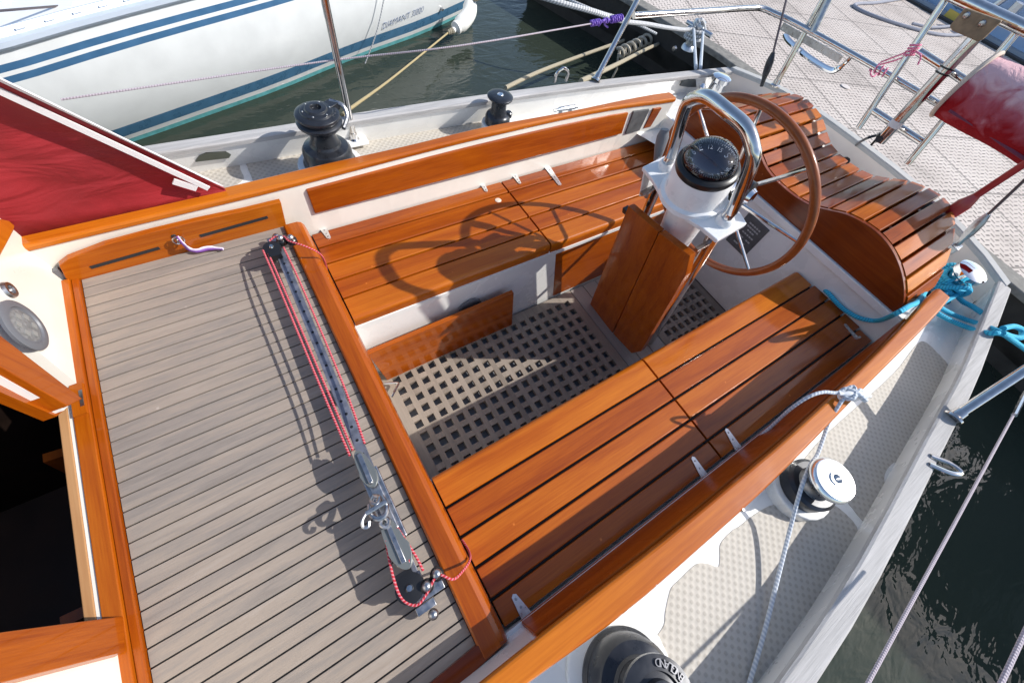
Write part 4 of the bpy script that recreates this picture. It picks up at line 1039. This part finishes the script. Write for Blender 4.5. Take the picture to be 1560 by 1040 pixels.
# black plug and cable on stern deck
m=MB(); m.tube([X(1340,205,2.14),X(1318,212,2.12),Z(1300,225,.09),Z(1289,240,.06),Z(1287,243,.06)],.0052,8,sub=4); m.tube([Z(1341,203,.2),Z(1330,218,.12),Z(1313,235,.07),Z(1296,244,.062),Z(1287,243,.06)],.0052,8,sub=4)
m.tube([Z(1318,227,.10),Z(1310,240,.07),Z(1312,250,.06)],.0045,8,sub=3)
m.tube([Z(1284,243,.065),Z(1292,245,.066),Z(1305,238,.07)],[.010,.018,.010],10); tag(emit('cable',m,BLKP),'black electric cables with a plug lying behind the slatted helm seat','cable')

# ================================================================== NEIGHBOUR BOAT
ZW=-.58
nb=tag(empty('neighbour_sailboat',(.5,3.0,ZW)),'white neighbouring sailboat hull with blue stripes moored on the upper left','sailboat')
NW=[(-4.5,.90),(-3.0,1.42),(-1.6,1.86),(-.47,2.20),(.283,2.455),(.885,2.715),(1.485,2.925),(2.06,3.20),(2.5,3.5)]
NSH=[(-4.5,.55),(-3,1.1),(-1.6,1.54),(-.63,1.925),(-.38,2.06),(-.07,2.20),(.5,2.44),(1.2,2.76),(2.06,3.17),(2.5,3.45)]
def hull_y(x,z):
    w=smo(NW,x); h=smo(NSH,x); t=(z-ZW)/(0-ZW)
    return w+(h-w)*t-.06*math.sin(math.pi*max(0,min(1,t)))
zl=[-.75,-.60,-.553,-.524,-.458,-.35,-.25,-.122,-.097,-.082,-.057,-.03,0.0]
mi=[1,1,2,3,2,2,2,4,2,4,2,2]
XE=2.12
st=[-4.2+i*.2 for i in range(32)]; st=[x for x in st if x<XE-.03]+[XE]
m=MB()
vs=[V((x,hull_y(x,z) if z>=ZW else hull_y(x,ZW)+(ZW-z)*.4,z)) for x in st for z in zl]
nz=len(zl); m.v=vs
for i in range(len(st)-1):
    for k in range(nz-1):
        m.f.append([i*nz+k,i*nz+k+1,(i+1)*nz+k+1,(i+1)*nz+k][::-1]); m.m.append(mi[k]); m.sm.append(True)
for i in range(len(zl)-1):
    z0,z1=zl[i],zl[i+1]
    m.add([V((XE,hull_y(XE,max(z0,ZW)),z0)),V((XE+.25,4.9,z0)),V((XE+.25,4.9,z1)),V((XE,hull_y(XE,max(z1,ZW)),z1))],[[0,1,2,3]],mi[i])
emit('hull',m,[HULLW,TEAL,HULLW,HULLB,NAVY],nb)
m=MB(); m.loft([[V((x,hull_y(x,0),.0)),V((x,hull_y(x,0)+2.0,.03))] for x in st],closed=False,caps=False); emit('deck',m,GEL,nb)
m=MB()
m.loft([[V((x,hull_y(x,0)+q[0],q[1])) for q in ((-.014,-.014),(-.022,-.004),(-.020,.012),(.0,.018),(.014,.040),(.022,.040),(.022,0))] for x in st],smooth=False)
tr2=emit('toe_rail',m,simple('pale_toe_rail',(.52,.58,.66),.4,.25),nb)
m=MB()
for i in range(40):
    x=-1.9+i*.09; y=hull_y(x,0)+.0065
    d=V((1,(hull_y(x+.05,0)-hull_y(x-.05,0))/.1,0)).normalized()
    m.beam(V((x,y-.004,.0300))-d*.016,V((x,y-.004,.0300))+d*.016,.006,.014,V((0,-.8,.6)))
emit('rail_slot',m,simple('rail_slot_light',(.82,.84,.86),.5),tr2)
m=MB(); m.tube([X(-40,20,-.62),X(110,8,-.40),X(240,-5,-.2)],.004,8); emit('lifeline',m,WIRE,nb)
def on_hull(px,py):
    best=None
    for k in range(600):
        z=-.58+.58*k/599; p=Z(px,py,z); e=abs(p.y-hull_y(p.x,z))
        if best is None or e<best[0]: best=(e,p)
    return best[1]
pc=on_hull(614,27); pl_=on_hull(590,37); pr=on_hull(637,17)
xd=(pr-pl_); up_=V((0,hull_y(pc.x,pc.z+.05)-hull_y(pc.x,pc.z-.05),.1)); nd=xd.cross(up_)
if nd.y>0: nd=-nd
text_mesh('DIAMANT 3000',.060,pc+nd.normalized()*.004,xd,nd,simple('hull_lettering',(.16,.21,.34),.5),'lettering',nb,shear=.2,off=-.0011)
m=MB()
q=on_hull(672,13); m.lathe([(.012,0),(.010,.02)],q,nd,seg=10); emit('skin_fitting',m,STEELD,nb)
# thin grey line hanging down its side
m=MB(); m.tube([on_hull(586,-20)+V((0,-.06,.05)),on_hull(570,45)+V((0,-.06,.02)),on_hull(548,92)+V((0,-.05,-.03))],.004,8,sub=3); tag(emit('hanging_line',m,RGREY),'thin grey line hanging down the white neighbouring hull near its waterline','rope')
# fender at its end
fe=tag(empty('fender',Z(705,30,-.42)),'curved white fender hanging at the end of the white neighbouring hull','fender')
m=MB(); pth=[Z(690,47,-.47),Z(696,42,-.46),Z(706,33,-.44),Z(714,22,-.42),Z(716,10,-.40),Z(712,3,-.39)]
m.tube(smooth_path(pth,4),[.020]*3+[.045]*3+[.055]*11+[.045]*2+[.025]*2,14); emit('body',m,WHITEB,fe)
m=MB(); m.tube([Z(683,50,-.48),Z(690,47,-.47)],[.016,.022],10); emit('eye',m,RTAN,fe)
m=MB(); m.tube([Z(683,50,-.48),Z(640,85,-.42),Z(590,125,-.25),Z(533,166,.12),Z(520,177,.15)],.0058,8,sub=4); tag(emit('mooring_line',m,RYEL),'yellowish mooring line from the white fender down to the sailboat rail','rope')
m=MB(); m.tube([Z(712,3,-.39),Z(730,-2,-.33),Z(760,-14,-.3)],.011,8,sub=3); tag(emit('mooring_line',m,RTAN),'short tan rope tied to the top of the white fender','rope')

# ================================================================== PONTOON, far boat, lines
pon=tag(empty('pontoon',(4.5,0,ZW)),'floating pontoon with pale patterned plates behind the sailboat stern','pontoon')
edge=[V((2.72,3.4,0)),V((2.93,2.6,0)),V((3.05,2.08,0)),V((3.16,1.45,0)),V((3.17,.9,0)),V((3.12,0,0)),V((3.035,-.87,0)),V((2.95,-1.7,0)),V((2.7,-3.6,0))]
ZP=-.2
far=[V((6.45,-3.6,0)),V((6.62,-1.2,0)),V((6.69,.43,0)),V((6.75,1.8,0)),V((6.8,3.4,0))]
m=MB(); m.prism([p+V((.13,0,ZP)) for p in edge]+[p+V((0,0,ZP)) for p in far],(0,0,-.05)); emit('deck_plates',m,PONT,pon)
m=MB()
m.loft([[p+V((0,0,ZP-.03)),p+V((0.004,0,ZP-.002)),p+V((.01,0,ZP+.004)),p+V((.129,0,ZP+.004)),p+V((.129,0,ZP-.03))] for p in edge]); emit('edge_beam',m,PTIM,pon,bevel=.004)
m=MB(); m.loft([[p+V((.03,0,ZP-.03)),p+V((.03,0,ZP-.16)),p+V((.10,0,ZP-.30)),p+V((.10,0,ZW-.1)),p+V((.3,0,ZW-.1)),p+V((.3,0,ZP-.03))] for p in edge]); emit('side_fascia',m,DARKTIM,pon)
m=MB()
for k in range(9):
    y=-2.6+k*.62; x=3.1; m.lathe([(.02,0),(.016,.014),(0,.016)],V((x-.02-(abs(y-.9)*.03),y,ZP-.09)),(-1,0,0),seg=10,cap=False)
emit('fascia_bolt',m,STEELD,pon)
m=MB(); m.loft([[p+V((-.02,0,ZP+.02)),p+V((.05,0,ZP+.02)),p+V((.05,0,ZP-.2)),p+V((-.02,0,ZP-.2))] for p in far]); emit('far_edge',m,RUB,pon)
# mooring cleat post with grey rope
cp=Z(1064,40,-.06)
mc=V((cp.x,cp.y,ZP))
m=MB(); m.lathe([(.05,0),(.045,.02),(.035,.03),(.034,.12),(.046,.15),(.04,.17),(0,.175)],mc,seg=20,cap=False); m.tube([mc+V((-.02,.09,.13)),mc+V((.02,-.12,.13))],[.012,.016],10); emit('mooring_post',m,ALU,pon)
gl_=[]
for k in range(30):
    a=k/30*2*math.pi*3; gl_.append(mc+V((.055*math.cos(a),.055*math.sin(a),.06+.07*k/30)))
gl_+= [Z(1068,30,0.0),Z(1050,45,-.06),Z(1020,43,-.02),Z(985,37,.04),Z(946,32,.10),Z(910,20,.16),Z(860,6,.2),Z(820,-6,.22)]
m=MB(); m.tube(gl_,.012,9,sub=4); tag(emit('mooring_line',m,RGREY),'grey mooring rope coiled on the pontoon post, stretched past the purple lashing','rope')
for (q0,q1) in (((1057,45),(1060,104)),((1071,50),(1067,104))):
    m=MB(); m.tube([Z(*q0,-.06),Z((q0[0]+q1[0])/2,(q0[1]+q1[1])/2+1,.04),Z(*q1,.152)],.0085,8,sub=3)
    tag(emit('mooring_line',m,RWHITE),'white rope from pontoon post to stern fairlead, the %s of two'%('left-hand one' if q0[0]<1060 else 'right-hand one'),'rope')
# tan mooring lines & spiral spring
for k,(pts,lab) in enumerate(((((770,134),-.2,(820,110),-.3,(880,87),-.4,(950,62),-.42),'upper tan mooring line running from the starboard rail to the coiled mooring spring'),(((885,124),.12,(940,98),-.1,(985,75),-.3,(1013,63),-.38),'lower tan mooring line running from the starboard rail to the pontoon side'))):
    p=[Z(*pts[i],pts[i+1]) for i in range(0,len(pts),2)]
    m=MB(); m.tube(p,.012,8,sub=4); tag(emit('mooring_line',m,RTAN),lab,'rope')
m=MB(); sp_=[]
a=Z(942,82,-.40); b=Z(1008,50,-.34); d=(b-a); dn=d.normalized(); u=dn.orthogonal().normalized(); w_=dn.cross(u)
for k in range(121):
    t=k/120; an=t*2*math.pi*8; sp_.append(a+d*t+(u*math.cos(an)+w_*math.sin(an))*.036)
m.tube(sp_,.011,7); m.tube([a,a+V((.01,-.03,-.10)),a+V((0,-.02,-.18))],.008,7); tag(emit('mooring_spring',m,simple('weathered_chain',(.42,.38,.31),.6,.2,noise=.3)),'coiled metal mooring spring hanging beside the dark pontoon side','mooring spring')
m=MB(); m.tube([Z(850,-8,-.1),Z(900,14,-.12),Z(960,33,-.15),Z(1000,52,-.2)],.009,8,sub=3); tag(emit('mooring_line',m,RGREY),'thin grey line sagging above the dark water to the pontoon beam','rope')
# purple lashing
def wraps(m,a,b,r,turns,th):
    d=b-a; u=d.orthogonal().normalized(); w=d.normalized().cross(u); n=turns*10
    m.tube([a+d*(k/n)+(u*math.cos(k*.6283)+w*math.sin(k*.6283))*r for k in range(n+1)],th,6)
m=MB(); a=Z(900,36,.385); b=Z(948,27,.385)
m.tube([a,b],.0050,6); wraps(m,a,a.lerp(b,.30),.0075,5,.0036); wraps(m,a.lerp(b,.62),b,.0095,6,.0036); wraps(m,a.lerp(b,.40),a.lerp(b,.55),.0070,2,.0034)
m.tube([a.lerp(b,.55),Z(921,37,.365),Z(926,42,.350)],.0034,6,sub=3); m.tube([a.lerp(b,.5),Z(918,32,.39),Z(912,40,.37)],.0034,6,sub=3)
tag(emit('lashing',m,RPURP),'purple cord lashing at the end of the starboard lifeline','cord')
m=MB(); a=Z(1343,98,.392); b=X(1396,79,2.265)
m.tube([a,a.lerp(b,.5)+V((0,0,-.006)),b],.0032,7,sub=5); m.tube([a+V((0,.008,.004)),b+V((0,.006,.010))],.0030,7)
rd=(Z(1440,165,.385)-Z(1300,84,.385)).normalized(); wraps(m,Z(1337,105,.385)-rd*.02,Z(1346,110,.385)+rd*.01,.0155,3,.0034)
ld_=(X(1447,-10,2.33)-X(1308,195,2.27)).normalized(); q=X(1390,76,2.30); wraps(m,q-ld_*.02,q+ld_*.02,.0160,4,.0034)
m.tube([a,Z(1333,101,.37),Z(1326,112,.35),Z(1331,117,.345),Z(1340,106,.36)],.0030,7,sub=5); m.tube([b,b+V((-.02,-.03,.0)),b+V((-.03,-.045,-.02))],.0030,7,sub=3)
tag(emit('lashing',m,RPINK),'pink cord lashed between the stern rail and the folded ladder','cord')
# grey cable loop on the pontoon
m=MB(); m.tube([Z(1400,-6,ZP+.012),Z(1340,4,ZP+.012),Z(1307,6,ZP+.012),Z(1303,11,ZP+.012),Z(1330,24,ZP+.012),Z(1385,42,ZP+.012),Z(1440,54,ZP+.012),Z(1500,50,ZP+.012)],.014,8,sub=5)
m.tube([Z(1390,36,ZP+.02),Z(1420,42,ZP+.02),Z(1470,38,ZP+.02)],.012,8,sub=4); tag(emit('shore_cable',m,simple('grey_cable',(.28,.29,.34),.6)),'loop of grey cable lying on the patterned pontoon plates','cable')
m=MB(); c=Z(1288,132,ZP+.004); m.lathe([(.035,0),(.033,.003),(0,.004)],c,seg=16,cap=False); tag(emit('mooring_disc',m,simple('pale_disc',(.60,.54,.50),.7)),'small pale disc lying on the patterned pontoon plates','disc')
# far boat
fb=tag(empty('moored_boat',(7.6,-.5,ZW)),'pale blue boat hull beyond the far edge of the pontoon at the top right','boat')
m=MB(); m.loft([[V((x0,y,ZW-.05)),V((x0-.04,y,-.3)),V((x0-.05,y,.12)),V((x0+.05,y,.22)),V((x0+2.5,y,.30))] for y,x0 in ((-4.5,7.3),(-2,7.08),(0,7.0),(1.0,7.03),(2.0,7.2),(3.2,8.3))],closed=False,caps=False,smooth=True); emit('hull',m,LBLUE,fb)
m=MB()
for p,q in (((1459,5),(1453,10)),((1470,11),(1464,17))): m.beam(X(*p,6.86),X(*q,6.86),.09,.012,(-1,0,.2))
emit('lettering',m,NAVY,fb)
m=MB(); m.beam(X(1441,21,6.84),X(1456,30,6.84),.02,.09,(0,0,1)); emit('yellow_mark',m,YEL,fb)
m=MB(); m.tube([X(1500,20,6.86),X(1545,-12,6.86)],.03,8); m.tube([X(1530,30,6.86),X(1556,5,6.86)],.05,8); emit('fittings',m,ALU,fb)
m=MB(); m.loft([[V((6.86,y,ZP-.05)),V((6.90,y,ZP+.02)),V((7.0,y,ZP+.02)),V((7.0,y,ZP-.1))] for y in (-4,3)]); emit('fender_strip',m,simple('grey_rub_rail',(.35,.36,.38),.6),fb)

# unseen dark hut, added to block the sun glint and mirror dark to port
hut=tag(empty('glint_blocker_hut',(4.6,-3.6,ZP)),'unseen dark hut, added to block sun glint and mirror black in the water','hut')
m=MB(); m.box((4.7,-3.75,ZP+1.0),(1.5,2.2,2.0)); emit('wall',m,DARKTIM,hut)
m=MB(); m.loft([[V((3.85,y,ZP+1.98)),V((4.7,y,ZP+2.45)),V((5.55,y,ZP+1.98)),V((5.55,y,ZP+1.94)),V((4.7,y,ZP+2.40)),V((3.85,y,ZP+1.94))] for y in (-4.95,-2.55)]); emit('roof',m,RUB,hut)
m=MB(); m.box((3.945,-3.4,ZP+.78),(.03,.62,1.5)); emit('door',m,PTIM,hut)
# ================================================================== WATER, SKY, LIGHT, CAMERA
m=MB(); m.add([V((-150,-150,ZW)),V((150,-150,ZW)),V((150,150,ZW)),V((-150,150,ZW))],[[0,1,2,3]]); wa_=emit('water',m,WATER); tag(wa_,'dark green harbour water between the boats and the pontoon','water',kind='structure')

sd=V((1.08,-.63,1.0)).normalized()
sun=bpy.data.lights.new('sun','SUN'); sun.energy=4.0; sun.angle=R(.55); sun.color=(1,.965,.91)
so=bpy.data.objects.new('sun',sun); COL.objects.link(so); so.rotation_euler=sd.to_track_quat('Z','Y').to_euler(); so.location=sd*20
w=bpy.data.worlds.new('World'); sc.world=w; w.use_nodes=True; nt=w.node_tree
sky=nt.nodes.new('ShaderNodeTexSky'); sky.sky_type='NISHITA'; sky.sun_disc=False
el=math.asin(sd.z); sky.sun_elevation=el; sky.sun_rotation=math.atan2(sd.x,sd.y)
sky.air_density=1.0; sky.dust_density=1.0; sky.ozone_density=1.0
nt.links.new(sky.outputs[0],nt.nodes['Background'].inputs['Color']); nt.nodes['Background'].inputs['Strength'].default_value=.15

cam=bpy.data.cameras.new('camera'); co=bpy.data.objects.new('camera',cam); COL.objects.link(co); sc.camera=co
cam.sensor_width=36; cam.sensor_fit='HORIZONTAL'; cam.lens=F/1560*36; cam.clip_start=.02; cam.clip_end=1000
right=V((RA.x,RB.x,RC.x)); up=-V((RA.y,RB.y,RC.y)); fw=V((RA.z,RB.z,RC.z))
Mx=Matrix((right,up,-fw)).transposed().to_4x4(); Mx.translation=CAM*S; co.matrix_world=Mx
sc.view_settings.view_transform='Standard'; sc.view_settings.look='None'; sc.view_settings.exposure=.38; sc.view_settings.gamma=1
